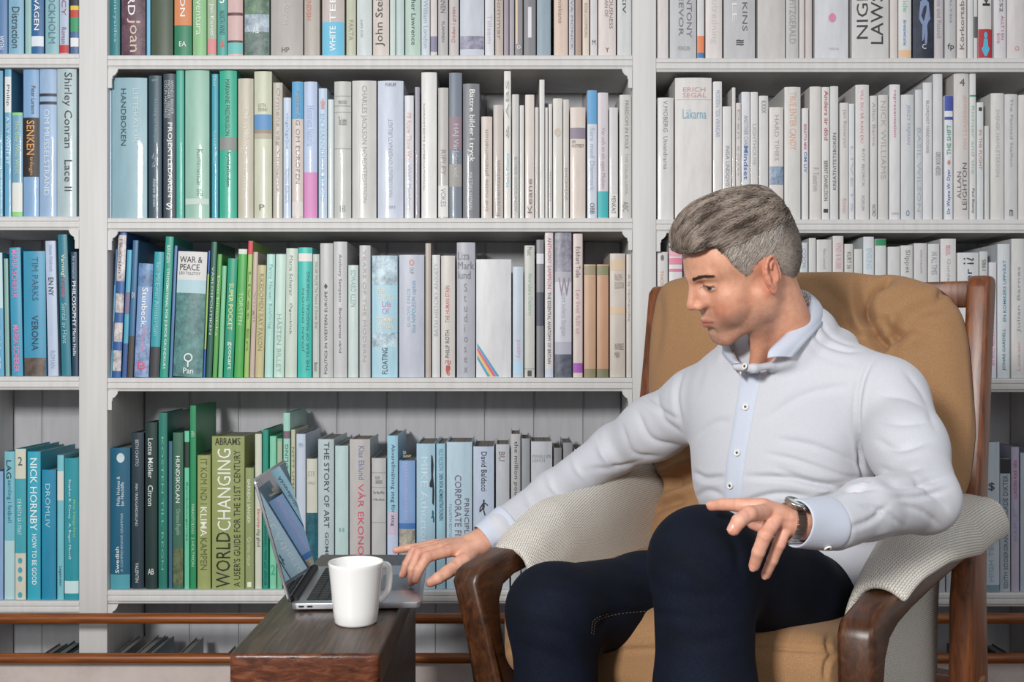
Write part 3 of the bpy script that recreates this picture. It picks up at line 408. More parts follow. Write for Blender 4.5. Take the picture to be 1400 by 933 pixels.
SH['right', 0] = [(898, 914, -80, 'e0dad7', '', [], []), (916, 952, -100, 'c7c8cb', 'tall spaced grey capitals', [], [T('ANTONY', -15, 52, '77787c', 'd', .62, .82), T('BEEVOR', -15, 50, '77787c', 'd', .32, .5), T('PENGUIN', 64, 70, 'a0a0a4', 'h', .3, .75)]), (953.5, 963, -75, 'dcdcdc', 'orange and blue foot', [(49, 72, 'e88a5c'), (72, 79, '4a7cb4')], []),
 (965, 987.5, -85, 'e3dcd9', '', [], [T('utredning', 0, 60, 'd8cfcc')]), (990, 1032.5, -100, 'c5c5c7', 'KINS', [], [T('KINS', 4, 43, '6a6a6e', 'd', .58, .74), T('FILE', -15, 30, 'e4e2e0', 'd', .25, .4), T('≋', 55, 63, '303034', 'hb', .38, .62)]), (1036, 1073.5, -85, 'cecac8', 'plain', [], []),
 (1075, 1092, -80, 'c8c6c4', '', [], [T('FITZGERALD', 0, 60, 'a4a2a0', 'd')]), (1093, 1100, -75, 'd9d2d0', '', [], []), (1101.5, 1110.5, -80, 'd2cac6', '', [], []), (1114, 1160, -110, 'd8d9de', 'small pink flower', [], [T('●', 19, 31, 'dc8ca8', 'h', .4, .62), T('VISION', 66, 69, 'b4b4b8', 'h', .4, .7)]),
 (1164.5, 1215, -100, 'd4d2d1', 'huge dark capitals', [], [T('NIGELLA', -60, 54, '3c3c3e', 'u', .12, .42), T('LAWSON', -50, 61, '3c3c3e', 'u', .5, .84)]), (1217, 1227, -80, 'ddd5d0', '', [], []), (1228.5, 1246, -80, 'dfe0df', 'blue vertical word, tan foot', [(69, 79, 'e4c09c')], [T('blue vertical word, tan foot', 28, 63, '4f94cc', 'db', .3, .6), T('Guide', -15, 17, '8ac4a0', 'd', .3, .7)]),
 (1248, 1276, -90, '262c38', 'man in pale suit photo', [(-90, 79, '343c50', 1)], [T('#suit', -8, 62, '8494b8', 'h', .18, .86), T('C', 61, 68, 'd0d8e4', 'hb', .42, .62)]), (1278, 1290, -75, 'c8c3c6', '', [], [T('Sankte and Russell', -15, 52, 'a09ca0')]), (1292, 1307, -85, 'c4c4c5', 'fp', [], [T('ANALYSIS', -20, 32, '8c8ea0', 'd', .4, .6), T('fp', 60, 70, '303032', 'h', .2, .8)]),
 (1308.5, 1321.5, -90, 'e1dbd8', 'Körkortsboken', [], [T('Körkortsboken', -30, 68, '84767a', 'ub', .25, .72)]), (1323, 1330.5, -80, 'dcdedc', '', [], []), (1331.5, 1336.5, -70, 'd8d8d8', '', [(23, 52, '5c5c60')], []), (1338, 1356.5, -95, 'd9d6d4', 'red and turquoise foot', [(40, 79, 'b03038')], [T('K', -10, 8, '28282a', 'ub', .3, .85), T('#motif', 40, 78, '58b4d8', 'h', .18, .86)]),
 (1359, 1375.5, -80, 'dcdadc', 'ALLT I EN BOK', [], [T('CS2', -5, 17, '4c4c50', 'd', .42, .7), T('ALLT I EN', 22, 55, 'c46a94', 'd', .55, .8), T('BOK', 46, 61, 'c46a94', 'd', .2, .42)]), (1377, 1402, -85, 'dad5d3', '', [], [T('Ω', 64, 70, 'd08a84', 'h', .4, .62)]), (1404, 1425, -80, 'd4d2d0', '', [], [])]
SH['right', 1] = [(899, 921, 134, 'dedddb', 'Utvandrarna', [], [T('V.MOBERG  Utvandrarna', 138, 232, '8f9098', 'd', .35, .62)]), (923, 973, 107, 'e3e0dd', 'Läkarna', [(136.5, 137.2, 'cfa8a4')], [T('ERICH\nSEGAL', 120, 134, 'd0a09c', 'h', .2, .85), T('Läkarna', 150, 163, '7cb0c8', 'h', .2, .85)]), (975, 987, 112, 'e4e3e1', '', [], [T('MODERN TIDS VIKINGAR', 124, 188, 'a8b0c8')]), (988, 1000, 146, 'e3e2e1', '', [], [T('INGA LINDQVIST', 200, 260, '8a8c90')]),
 (1001, 1005.5, 120, 'dcd9d5', '', [], []), (1006.5, 1013, 141, 'dad7d4', '', [], [T('Den som', 150, 240, 'b4a8a4')]), (1014, 1025.5, 126, 'e0e1e5', 'Mindset', [], [T('Mindset', 200, 246, '3c6cac', 'db', .25, .75), T('ANOTHER CHANCE', 158, 210, 'a0a4b0')]), (1026.5, 1036.5, 126, 'dedddb', '', [], [T('LIGHTHOUSE', 170, 226, 'b4b4b4')]), (1038, 1050.5, 131, 'dadad9', 'KXXX', [], [T('KXXX', 138, 155, '8a8a8c', 'd')]),
 (1052, 1071, 147, 'e1dcd8', 'glass photo', [(228, 253, 'a8bcd4', 1)], [T('HARD TIMES', 158, 220, 'b0aeac', 'd', .35, .65)]), (1073, 1095, 119, 'dcdad6', 'orange capitals', [], [T('TRUE ENTER CANDY', 126, 205, 'e8b098', 'd', .3, .7)]), (1097, 1105.5, 148, 'e1e1e2', 'rainbow lettering', [], [T('BERÄTTA MER', 170, 205, 'c45c88', 'db'), T('OM LIV', 208, 236, '5c78b8', 'db')]), (1107, 1122.5, 119, 'dcd8d4', '', [], [T('F. Tunström', 230, 262, 'a4a2a0')]),
 (1124, 1134.5, 119, 'e1e0dd', 'red script', [], [T('Anders är död', 124, 192, 'b8505c', 'db', .3, .8), T('BERNT DANIELSSON', 220, 275, '5c5c60', 'd'), T('■', 286, 291, '3c3c3e', 'h', .2, .8)]), (1135.5, 1146.5, 118, 'd9d9d7', 'KREATIVITETSBOKEN', [], [T('KREATIVITETSBOKEN', 182, 260, '5c5c60', 'u', .3, .7)]), (1148.5, 1160, 141, 'dad7d4', '', [], [T('Jan Bovaryan', 150, 202, 'b4a8a4'), T('Roman', 272, 292, 'd0a8a4')]), (1161, 1168.5, 142, 'dfe2e5', '', [], [T('LIVETS', 200, 290, 'b8c4cc')]),
 (1170, 1188.5, 116, 'dedcda', 'VILL DU SÅ KAN DU', [], [T('VILL DU SÅ KAN DU', 123, 196, 'dc8288', 'd', .35, .62), T('ROY BJORCK', 204, 256, 'a4a4a4', 'd', .4, .65), T('FORUM', 268, 288, 'a4a4a4', 'd', .4, .65)]), (1190, 1199.5, 131, 'd9d6d5', '', [], [T('Allan Berne', 140, 200, 'b4acac'), T('NORD', 280, 296, '77777a')]), (1201, 1214.5, 130, 'd6d4d1', '', [], [T('NICK WILLIAMS', 138, 245, 'b4b0a8')]), (1216, 1230.5, 116, 'e1e1e2', 'Representation', [], [T('representation', 124, 188, 'd87c98', 'db', .3, .65), T('NORSK', 291, 294, 'a0a0a4', 'h', .2, .9)]),
 (1232, 1249.5, 130, 'd4d6d8', 'blue ring', [], [T('JERZY PAJMAN', 144, 198, 'a8aec8', 'd', .35, .68), T('O', 288, 296, '5c68a0', 'hb', .35, .62)]), (1251, 1261, 123, 'd2d5d8', '', [], [T('BASIL WILSON', 175, 290, 'a8b8c4')]), (1262, 1274.5, 113, 'e2e1e3', '', [], [T('BLOMQVIST MÅRDÖDARE', 138, 210, '9a9aa0')]), (1276, 1289, 101, 'dadbdc', '', [], [T('GREGOR AEDES', 208, 240, '8c8c90')]),
 (1291.5, 1303, 131, 'e4e7ec', 'THE SHIFT', [(131, 152, '4454a8'), (160, 164, '4454a8')], [T('THE SHIFT', 171, 212, '3c9a68', 'ub', .25, .75), T('✺', 219, 226, 'dc7850', 'h', .3, .7), T('Dr Wayne W. Dyer', 232, 293, '4454a8', 'ub', .25, .75)]), (1304.5, 1325, 99, 'd9d5d2', 'large sideways capitals', [], [T('ON LEADERSHIP', 130, 205, 'dcb8a8', 'u', .6, .85), T('ALLAN', 235, 272, '6c6868', 'u', .2, .45), T('LEIGHTON', 223, 287, '6c6868', 'u', .55, .85), T('4', 108, 118, '5c5858', 'h', .35, .7)]),
 (1326, 1334.5, 97, 'e0e0de', 'green line', [(130, 132.5, '3c9a78')], [T('Richter and the', 145, 238, '9cc4b0'), T('Paul Beatty', 258, 292, '3c3c40')]), (1336, 1345, 140, 'dce0e0', '', [], [T('IN THE FLIGHT', 178, 232, 'c48c88'), T('■', 147, 152, '3c3c3e', 'h')]), (1347, 1353, 172, 'd8d8d8', '', [], []), (1354.5, 1372.5, 128, 'dcdad5', 'SVENSK', [], [T('SVENSK HAMLETERSON', 150, 242, 'b8bcbc', 'd', .35, .62)]), (1374, 1391.5, 129, 'd4d3d4', 'fine print, dark mark', [], [T('The Painted Stallion', 135, 228, '9c9ca0', 'd', .4, .62), T('m', 287, 296, '404044', 'hb', .35, .62)]), (1393, 1410, 130, 'd8d5d2', '', [], []), (1412, 1430, 135, 'd4d4d2', '', [], [])]
SH['right', 2] = [(898, 913, 345, 'dcdad8', 'small round mark', [], [T('●', 349, 357, '77787a', 'h', .35, .65), T('THOMAS NIELSEN', 370, 440, 'd09c88', 'd', .3, .6)]), (915, 933, 324, 'e2dfe1', 'pink stripes', [(342, 351, 'e8a8b4'), (353, 362, 'e088a0'), (368, 372, 'd87c98')], []), (936, 955, 330, 'dadada', 'hidden by the man\'s head', [], []), (957, 975, 338, 'd6d6d4', 'hidden by the man\'s head', [], []), (1066, 1092, 336, 'd8d8d6', 'half hidden by hair', [], []),
 (1094, 1104.5, 332, 'd2d8de', '', [], [T('COOK', 340, 368, 'a4a8b0')]), (1106, 1115.5, 326, 'd6d6d4', '', [], []), (1117, 1137.5, 328, 'd4d4d2', '', [], [T('Hans Leonard', 340, 368, 'a4a4a6', 'd', .4, .6)]), (1139, 1153.5, 323, 'ddd7d5', '', [], [T('VIND & RUBRI', 332, 368, 'd4a8b0')]), (1155, 1166.5, 334, 'd6d5ce', '', [], [T('KURT 36', 345, 368, '77777a')]), (1168, 1179.5, 341, 'd6d8d6', '', [], []), (1181, 1195.5, 324, 'dde2e6', '', [], [T('ENSLING', 340, 368, 'a8ccdc')]),
 (1197, 1212, 327, 'dadbdb', 'green head', [(327, 336, '2c8c5c')], []), (1214, 1230.5, 338, 'd8d8d8', '', [], []), (1232, 1248.5, 336, 'dadad8', 'flourished script', [], [T('Slippet', 342, 374, '8a8a8e')]), (1250, 1267.5, 333, 'd6d5d5', '', [], [T('JONAS KARLSSON', 342, 374, 'a89ca0', 'd', .4, .6)]), (1269, 1284.5, 334, 'd9dadb', '', [], [T('IN ALL TIMES', 345, 376, 'a4a4a8')]), (1286, 1307, 327, 'dfdedd', 'small red word', [], [T('BILLIG\nFRAGA', 336, 350, 'd45c78', 'd', .3, .6), T('Guide', 354, 385, 'a8a8ac', 'd', .4, .6)]),
 (1309, 1338, 346, 'd9dadc', 'Finder', [], [T('?!', 353, 362, '44464c', 'd'), T('Finder', 368, 420, '2c4468', 'ub', .35, .65)]), (1340, 1351, 344, 'ced0d0', '1985', [], [T('1985', 355, 370, '5c5c60', 'u')]), (1353, 1363, 359, 'dadbe1', 'pink capitals', [], [T('EN ROLL MELLERN FÖR ALLE', 420, 500, 'd87cb0', 'ub', .25, .7)]), (1364.5, 1381.5, 334, 'd4dade', 'EN KOMIKERS UPPVÄXT', [], [T('EN KOMIKERS UPPVÄXT', 356, 440, '3f88a8', 'ub', .35, .65), T('JONAS GARDELL', 450, 507, '2f7898', 'ub', .35, .65)]),
 (1383, 1402, 327, 'd5d5d4', 'widely spaced letters', [], [T('Julian Barnes', 365, 455, '9c9ca0', 'u', .35, .65), T('Love.etc', 468, 507, 'd0a0a4', 'u', .35, .6)]), (1404, 1422, 335, 'd4d2d0', '', [], [])]
SH['right', 3] = [(1275, 1292, 610, 'b4b8bc', 'behind the chair post', [], []), (1294, 1310, 620, 'bcc0c6', 'behind the chair post', [], []), (1312, 1328, 605, 'b8bcc4', 'behind the chair post', [], []), (1330, 1340, 612, 'c6cad2', '', [], []), (1341.5, 1366.5, 605, 'c2ced8', 'HIGH TECH START', [(800, 812, '77909c')], [T('HIGH TECH', 730, 795, '98b8c8', 'ub', .38, .65), T('START', 690, 728, '505c64', 'ub', .4, .7), T('$', 660, 672, '44505c', 'hb', .35, .7)]),
 (1368, 1382, 628, 'b8c2cc', 'black head', [(628, 648, '26262a')], [T('SAMLADE DIKTER', 650, 718, '6c7c8c', 'ub'), T('EDITH SÖDERGRAN', 732, 805, '6c7c8c', 'ub')]), (1383.5, 1394, 612, 'bcb8cc', 'pink and lilac capitals', [], [T('LUNDEN HAR VEN', 630, 682, 'c45c94', 'ub'), T('HAMLET', 695, 740, 'a8a0cc', 'ub')]), (1396, 1410, 620, 'c0ccda', '', [], []), (1412, 1430, 615, 'b8bcc4', '', [], [])]
SH['left', 4] = [(40, 52, 890, '77787c', '', [], []), (62, 76, 886, '2f6f7c', '', [], []), (78, 90, 888, '5c6c74', '', [], [])]
SH['middle', 4] = [(157, 168, 878, '84868a', '', [], []), (184, 196, 878, 'a0a2a4', '', [], []), (198, 208, 879, '55707c', '', [], []), (240, 251, 881, '94979a', '', [], []), (296, 306, 893, '88898c', '', [], [])]
SH['right', 4] = [(1333, 1345, 889, '6c6c70', '', [], []), (1356, 1368, 889, '707074', '', [], []), (1384, 1400, 890, '66676b', '', [], [])]
NAMES = ['top shelf', 'second shelf', 'third shelf', 'fourth shelf', 'bottom shelf']
for (bay, k), rows in SH.items():
    a, b, vv = BAYS[bay]; zs = [Z(v) for v in vv]+[0.004]; zsh = zs[k]
    bot = HOR+(CH-zsh)*F/DB
    lastx = -1e9
    for n, row in enumerate(rows):
        u0, u1, top, col, title, bands, texts = row[:7]; lean = row[7] if len(row) > 7 else 0.0
        u0 = max(u0, 700+(X(a)+0.0012)*F/DB); u1 = min(u1, 700+(X(b)-0.0012)*F/DB)
        w = u1-u0; size = 'very thin' if w < 8 else 'slim' if w < 14 else 'medium' if w < 24 else 'thick' if w < 40 else 'very thick'
        tt = title
        desc = f"{size} {colour_name(col)} book" + (f", {tt}" if tt else '')
        label = f"{desc}, {ordn(n+1)} from left, {bay} bay {NAMES[k]}"
        ws = label.split()
        if len(ws) > 16 or len(label.split()) > 16: print('LONG', label)
        if len(ws) > 16: label = label.replace(size+' ', '', 1).replace('from left', 'book').replace(' book,', ',', 1)
        kw = {}
        if k == 4: kw = dict(dep=0.17); top += 17
        bk = book(u0, u1, top, col, bot, lean, label, f"books on the {bay} bay's {NAMES[k]}", bands, texts, fr=RB.uniform(0, 0.004), shelfz=zsh, ceil=(zs[k-1]-0.036 if k else ZT-0.004), **kw)
        if 'rainbow corner' in title:
            w_ = X(u1, DB)-X(u0, DB); bul = min(0.0045, w_*0.09)
            for j, c in enumerate(('4a9cc4', 'e05c78', 'e8c468', '4a9cc4')):
                o = j*0.0105
                z = lambda v: Z(v, DB)-zsh
                pts = [(-w_*0.47, 0.088-o), (w_*0.16-o*0.75, 0.003), (w_*0.16-o*0.75-0.007, 0.003), (-w_*0.47, 0.079-o)]
                vs_ = []
                for s in np.linspace(0, 1, 9):
                    for (p, q) in ((pts[0], pts[1]), (pts[3], pts[2])):
                        x = p[0]+(q[0]-p[0])*s; vs_.append((x, arc(x, w_, bul)-0.0012, p[1]+(q[1]-p[1])*s))
                so = link('stripe', mesh('s', vs_, [(2*i, 2*i+1, 2*i+3, 2*i+2) for i in range(8)]), M['ink'], bk); so.color = (*lin(c), 1); so['label'] = ['blue', 'red', 'yellow', 'light blue'][j]+' diagonal stripe'
print('books', sum(len(v) for v in SH.values()))
# ------------------------------------------------------------------ implicit modelling: smooth unions meshed by surface nets
class Field:
    def __init__(s, lo, hi, h, far=0.06):
        s.lo = np.array(lo, float); s.h = h; s.n = (np.ceil((np.array(hi)-s.lo)/h)).astype(int)+1
        s.f = np.full(s.n, far, np.float32)
    def sub(s, lo, hi):
        a = np.clip(np.floor((np.array(lo)-s.lo)/s.h).astype(int), 0, s.n); b = np.clip(np.ceil((np.array(hi)-s.lo)/s.h).astype(int)+1, 0, s.n)
        if (b <= a).any(): return None, None
        g = np.meshgrid(*[(s.lo[i]+s.h*np.arange(a[i], b[i])).astype(np.float32) for i in range(3)], indexing='ij', sparse=True)
        return tuple(slice(a[i], b[i]) for i in range(3)), g
    def op(s, sl, d, k, mode):
        if mode == 'u':
            a = s.f[sl]
            if k > 0: h = np.clip(0.5+0.5*(a-d)/k, 0, 1); s.f[sl] = a+(d-a)*h-k*h*(1-h)
            else: s.f[sl] = np.minimum(a, d)
        elif mode == 's':
            a = s.f[sl]
            if k > 0: h = np.clip(0.5-0.5*(a+d)/k, 0, 1); s.f[sl] = a+(-d-a)*h+k*h*(1-h)
            else: s.f[sl] = np.maximum(a, -d)
    def cone(s, a, b, ra, rb, k=0.01, mode='u', sq=None):
        a, b = np.array(a, float), np.array(b, float); m = max(ra, rb)+k+2*s.h+0.012
        sl, g = s.sub(np.minimum(a, b)-m, np.maximum(a, b)+m)
        if sl is None: return s
        ba = b-a; L = float(ba@ba)+1e-12
        p = [g[i]-a[i] for i in range(3)]; t = np.clip((p[0]*ba[0]+p[1]*ba[1]+p[2]*ba[2])/L, 0, 1)
        d = np.sqrt((p[0]-t*ba[0])**2+(p[1]-t*ba[1])**2+(p[2]-t*ba[2])**2)-(ra+(rb-ra)*t)
        s.op(sl, d, k, mode); return s
    def ell(s, c, r, k=0.01, mode='u', R=None):
        c = np.array(c, float); r = np.array(r, float); m = float(r.max())+k+2*s.h+0.012
        sl, g = s.sub(c-m, c+m)
        if sl is None: return s
        p = [g[i]-c[i] for i in range(3)]
        if R is not None: R = np.array(R); p = [p[0]*R[0, j]+p[1]*R[1, j]+p[2]*R[2, j] for j in range(3)]   # R columns = local axes
        k0 = np.sqrt((p[0]/r[0])**2+(p[1]/r[1])**2+(p[2]/r[2])**2); k1 = np.sqrt((p[0]/r[0]**2)**2+(p[1]/r[1]**2)**2+(p[2]/r[2]**2)**2)
        d = np.where(k1 > 1e-9, k0*(k0-1)/np.maximum(k1, 1e-9), -float(r.min()))
        s.op(sl, d, k, mode); return s
    def chain(s, pts, rad, k=0.01, mode='u'):
        for i in range(len(pts)-1): s.cone(pts[i], pts[i+1], rad[i], rad[i+1], k, mode)
        return s
    def rbox(s, c, hs, r, k=0.01, mode='u', R=None):
        c = np.array(c, float); hs = np.array(hs, float); m = float(np.linalg.norm(hs))+k+2*s.h+0.01
        sl, g = s.sub(c-m, c+m)
        if sl is None: return s
        p = [g[i]-c[i] for i in range(3)]
        if R is not None: R = np.array(R); p = [p[0]*R[0, j]+p[1]*R[1, j]+p[2]*R[2, j] for j in range(3)]
        q = [np.abs(p[i])-(hs[i]-r) for i in range(3)]
        d = np.sqrt(sum(np.maximum(x, 0)**2 for x in q))+np.minimum(np.maximum(np.maximum(q[0], q[1]), q[2]), 0)-r
        s.op(sl, d, k, mode); return s
    def halfspace(s, p, n, k=0.0):              # keep the side where (x-p).n < 0
        g = np.meshgrid(*[(s.lo[i]+s.h*np.arange(s.n[i])).astype(np.float32) for i in range(3)], indexing='ij', sparse=True)
        d = sum((g[i]-p[i])*n[i] for i in range(3)); s.f = np.maximum(s.f, d); return s
    def mesh(s, smooth=1):
        f = s.f; n = f.shape; ins = f < 0; c = [x-1 for x in n]
        pos = np.zeros((*c, 3), np.float32); cnt = np.zeros(c, np.float32)
        for ax in range(3):
            o = [0, 1, 2]; o.remove(ax); u, v = o
            sa = [slice(None)]*3; sb = [slice(None)]*3; sa[ax] = slice(0, -1); sb[ax] = slice(1, None)
            A, B = f[tuple(sa)], f[tuple(sb)]; cr = (A < 0) != (B < 0); t = np.where(cr, A/np.where(cr, A-B, 1), 0).astype(np.float32)
            for i in (0, 1):
                for j in (0, 1):
                    sl = [slice(None)]*3; sl[u] = slice(i, n[u]-1+i); sl[v] = slice(j, n[v]-1+j)
                    m = cr[tuple(sl)]; cnt += m; pos[..., ax] += t[tuple(sl)]; pos[..., u] += m*i; pos[..., v] += m*j
        has = cnt > 0; idx = np.full(c, -1, np.int64); ii = np.argwhere(has); idx[has] = np.arange(len(ii))
        V = (ii+pos[has]/cnt[has][:, None])*s.h+s.lo
        Q = []
        for ax in range(3):
            u, v = [(1, 2), (2, 0), (0, 1)][ax]
            sa = [slice(1, -1)]*3; sb = [slice(1, -1)]*3; sa[ax] = slice(0, -1); sb[ax] = slice(1, None)
            a, b = ins[tuple(sa)], ins[tuple(sb)]
            for flip, m in ((False, a & ~b), (True, ~a & b)):
                w = np.argwhere(m)
                if not len(w): continue
                w = w+1; w[:, ax] -= 1
                def g(du, dv):
                    q = w.copy(); q[:, u] -= du; q[:, v] -= dv; return idx[q[:, 0], q[:, 1], q[:, 2]]
                q4 = np.stack([g(1, 1), g(0, 1), g(0, 0), g(1, 0)], 1); Q.append(q4[:, ::-1] if flip else q4)
        Q = np.concatenate(Q); Q = Q[(Q >= 0).all(1)]
        for _ in range(smooth):
            S = np.zeros_like(V); k = np.zeros(len(V))
            for i in range(4):
                a, b = Q[:, i], Q[:, (i+1) % 4]
                for p, q in ((a, b), (b, a)):
                    for ch in range(3): S[:, ch] += np.bincount(p, V[q, ch], len(V))
                    k += np.bincount(p, minlength=len(V))
            V = V*0.5+0.5*S/np.maximum(k, 1)[:, None]
        return V, Q
def normals(V, Q):
    fn = np.cross(V[Q[:, 2]]-V[Q[:, 0]], V[Q[:, 3]]-V[Q[:, 1]]); N = np.zeros_like(V)
    for i in range(4):
        for ch in range(3): N[:, ch] += np.bincount(Q[:, i], fn[:, ch], len(V))
    return N/np.maximum(np.linalg.norm(N, axis=1), 1e-12)[:, None]
def topx(V): return np.stack([700+F*V[:, 0]/V[:, 1], HOR-F*(V[:, 2]-CH)/V[:, 1]], 1)
def creases(V, Q, strokes, front=True):
    """press folds into a surface: each stroke is (pixel polyline, half width px, depth mm, ridge mm) laid onto the side that faces the room"""
    N = normals(V, Q); uv = topx(V); view = V-np.array([0, 0, CH]); view /= np.linalg.norm(view, axis=1)[:, None]
    fac = np.clip(-(N*view).sum(1)*2.5, 0, 1) if front else np.ones(len(V)); D_ = np.zeros(len(V))
    for st in strokes:
        pts, w, dep = st[:3]; ridge = st[3] if len(st) > 3 else 0.28*dep
        pts = np.array(spline([(p[0], p[1], 0) for p in pts], 5))[:, :2] if len(pts) > 2 else np.array(pts, float)
        lo, hi = pts.min(0)-4*w, pts.max(0)+4*w
        m = np.where(((uv > lo) & (uv < hi)).all(1) & (fac > 0))[0]
        if not len(m): continue
        best = np.full(len(m), 1e9); sg = np.zeros(len(m)); tt = np.zeros(len(m)); n = len(pts)-1
        for i in range(n):
            a, b = pts[i], pts[i+1]; ab = b-a; p = uv[m]-a; t = np.clip((p@ab)/(ab@ab+1e-9), 0, 1); q = p-t[:, None]*ab; d = np.hypot(q[:, 0], q[:, 1])
            cr = ab[0]*p[:, 1]-ab[1]*p[:, 0]; k = d < best; best[k] = d[k]; sg[k] = np.sign(cr[k]); tt[k] = (i+t[k])/n
        fade = np.clip(np.minimum(tt, 1-tt)*4+0.15, 0, 1); s = best*sg/w
        D_[m] += fade*fac[m]*(-dep*np.exp(-s*s)+ridge*np.exp(-((np.abs(s)-1.7)/1.0)**2)*0.7)*0.001
    for _ in range(2):                     # even out the pressed depth over neighbours
        S = np.zeros(len(V)); k = np.zeros(len(V))
        for i in range(4):
            a, b = Q[:, i], Q[:, (i+1) % 4]; S += np.bincount(a, D_[b], len(V))+np.bincount(b, D_[a], len(V)); k += np.bincount(a, minlength=len(V))+np.bincount(b, minlength=len(V))
        D_ = 0.4*D_+0.6*S/np.maximum(k, 1)
    return V+N*D_[:, None]
def npmesh(name, V, Q):
    me = bpy.data.meshes.new(name); me.vertices.add(len(V)); me.vertices.foreach_set('co', V.astype(np.float32).ravel())
    me.loops.add(Q.size); me.loops.foreach_set('vertex_index', Q.astype(np.int32).ravel()); me.polygons.add(len(Q))
    me.polygons.foreach_set('loop_start', np.arange(0, Q.size, 4, dtype=np.int32)); me.update(calc_edges=True); me.validate(); me.shade_smooth(); return me
def vcol(me, name, cols):
    a = me.color_attributes.new(name, 'FLOAT_COLOR', 'POINT'); a.data.foreach_set('color', np.c_[cols, np.ones(len(cols))].astype(np.float32).ravel())
def rot(yaw=0, pitch=0, roll=0):
    return np.array((Matrix.Rotation(yaw, 3, 'Z')@Matrix.Rotation(pitch, 3, 'X')@Matrix.Rotation(roll, 3, 'Y')))
# ------------------------------------------------------------------ side table, laptop, mug
TZ = 0.466; TX0, TX1, TY0, TY1 = -0.401, -0.187, 1.447, 2.147; TT = 0.052
tb = empty('side_table', ((TX0+TX1)/2, (TY0+TY1)/2, 0)); tag(tb, 'narrow rustic side table with a dark stained plank top, under the laptop and mug', 'table')
inv = Matrix.Translation(-Vector(tb.location))
r_ = 0.014
pl = [(TX0+0.012*(1-math.cos(a)), TY0+0.012*(1-math.sin(a))) for a in np.linspace(0, math.pi/2, 5)] + [(TX1-0.012*(1-math.sin(a)), TY0+0.012*(1-math.cos(a))) for a in np.linspace(0, math.pi/2, 5)] + [(TX1, TY1), (TX0, TY1)]
o = prism('plank', pl, TZ-TT, TZ, 'z', M['table'], tb, bevel=0.006, seg=4); o.matrix_parent_inverse = inv
o.data.materials.append(M['table_end'])
for p in o.data.polygons:
    if p.normal.y < -0.45: p.material_index = 1
o = box('added_side_panel', (TX1-0.032, TY0+0.03, 0.02), (TX1-0.012, TY1-0.03, TZ-TT), M['table'], tb, 0.002); o.matrix_parent_inverse = inv  # panel added to block light passing under the plank
for y in (1.58, 1.98):
    o = prism('leg', [(TX0+0.03, 0), (TX0+0.05, 0), (TX1-0.05, 0), (TX1-0.03, 0), (TX1-0.02, TZ-TT), (TX0+0.02, TZ-TT)], y, y+0.035, 'y', M['table'], tb, bevel=0.003); o.matrix_parent_inverse = inv
o = box('stretcher', ((TX0+TX1)/2-0.02, 1.5, 0.2), ((TX0+TX1)/2+0.02, 2.09, 0.25), M['table'], tb, 0.003); o.matrix_parent_inverse = inv

M['alu'] = mat('space_grey_aluminium', 'b4b5bb', 0.34, 0.8); M['alu_edge'] = mat('aluminium_edge', 'c4c6cc', 0.25, 0.9)
M['key'] = mat('black_key_plastic', '17181b', 0.45); M['glass'] = mat('black_display_glass', '07080a', 0.02, 0, IOR=1.9, Coat_Weight=1.0, Coat_IOR=1.6, Coat_Roughness=0.0)
M['rubber'] = mat('black_rubber', '101012', 0.6)
LW, LD, LT = 0.285, 0.2125, 0.011                     # length along depth, palm-rest depth, thickness
lap = empty('laptop', (-0.362, 1.678, TZ), math.radians(3.0)); tag(lap, 'open grey aluminium laptop on the dark plank table, side on', 'laptop')
def rrect(x0, x1, y0, y1, r, n=6):
    pts = []
    for cx, cy, a0 in ((x1-r, y1-r, 0), (x0+r, y1-r, 90), (x0+r, y0+r, 180), (x1-r, y0+r, 270)):
        for i in range(n+1): a = math.radians(a0+90*i/n); pts.append((cx+r*math.cos(a), cy+r*math.sin(a)))
    return pts
prism('base', rrect(0, LD, 0, LW, 0.010), 0.003, 0.003+LT, 'z', M['alu'], lap, bevel=0.0018, seg=3)
for (x, y) in ((0.02, 0.02), (0.19, 0.02), (0.02, 0.265), (0.19, 0.265)):
    prism('foot', rrect(x-0.007, x+0.007, y-0.007, y+0.007, 0.006, 3), 0.0, 0.0032, 'z', M['rubber'], lap)
zt = 0.003+LT
prism('keyboard_well', rrect(0.022, 0.130, 0.018, LW-0.018, 0.004), zt-0.001, zt+0.0003, 'z', M['key'], lap)
kb = bmesh.new(); box_bm(kb, (-0.0078, -0.0075, 0), (0.0078, 0.0075, 0.0011), 0.0008, 2); kme = sharp(bm_mesh(kb)); kme.materials.append(M['key'])
kw = bmesh.new(); box_bm(kw, (-0.0078, -0.051, 0), (0.0078, 0.051, 0.0011), 0.0008, 2); kwm = sharp(bm_mesh(kw)); kwm.materials.append(M['key'])
for i in range(6):
    for j in range(14):
        x = 0.031+i*0.0181; y = 0.027+j*0.0178
        if i == 5 and 4 <= j <= 9:
            if j == 6: o = link('space_bar', kwm, None, lap, False); o.location = (x, y+0.0095, zt+0.0003)
            continue
        o = link('key', kme, None, lap, False); o.location = (x, y, zt+0.0003)
prism('trackpad', rrect(0.136, 0.207, 0.082, 0.203, 0.004), zt-0.0002, zt+0.0002, 'z', mat('trackpad_glass', '85868c', 0.28, 0.7), lap)
for y in ((0.012, 0.0), (0.026, 0.0)):
    prism('port', rrect(y[0], y[0]+0.009, 0.003+LT*0.35, 0.003+LT*0.35+0.003, 0.0014, 4), -0.0004, 0.002, 'y', M['rubber'], lap)
bm = bmesh.new(); bmesh.ops.create_cone(bm, cap_ends=True, segments=16, radius1=0.006, radius2=0.006, depth=0.25, matrix=Matrix.Translation((0.002, LW/2, zt+0.001))@Matrix.Rotation(math.pi/2, 4, 'X'))
link('hinge', sharp(bm_mesh(bm), 40), M['rubber'], lap, False)
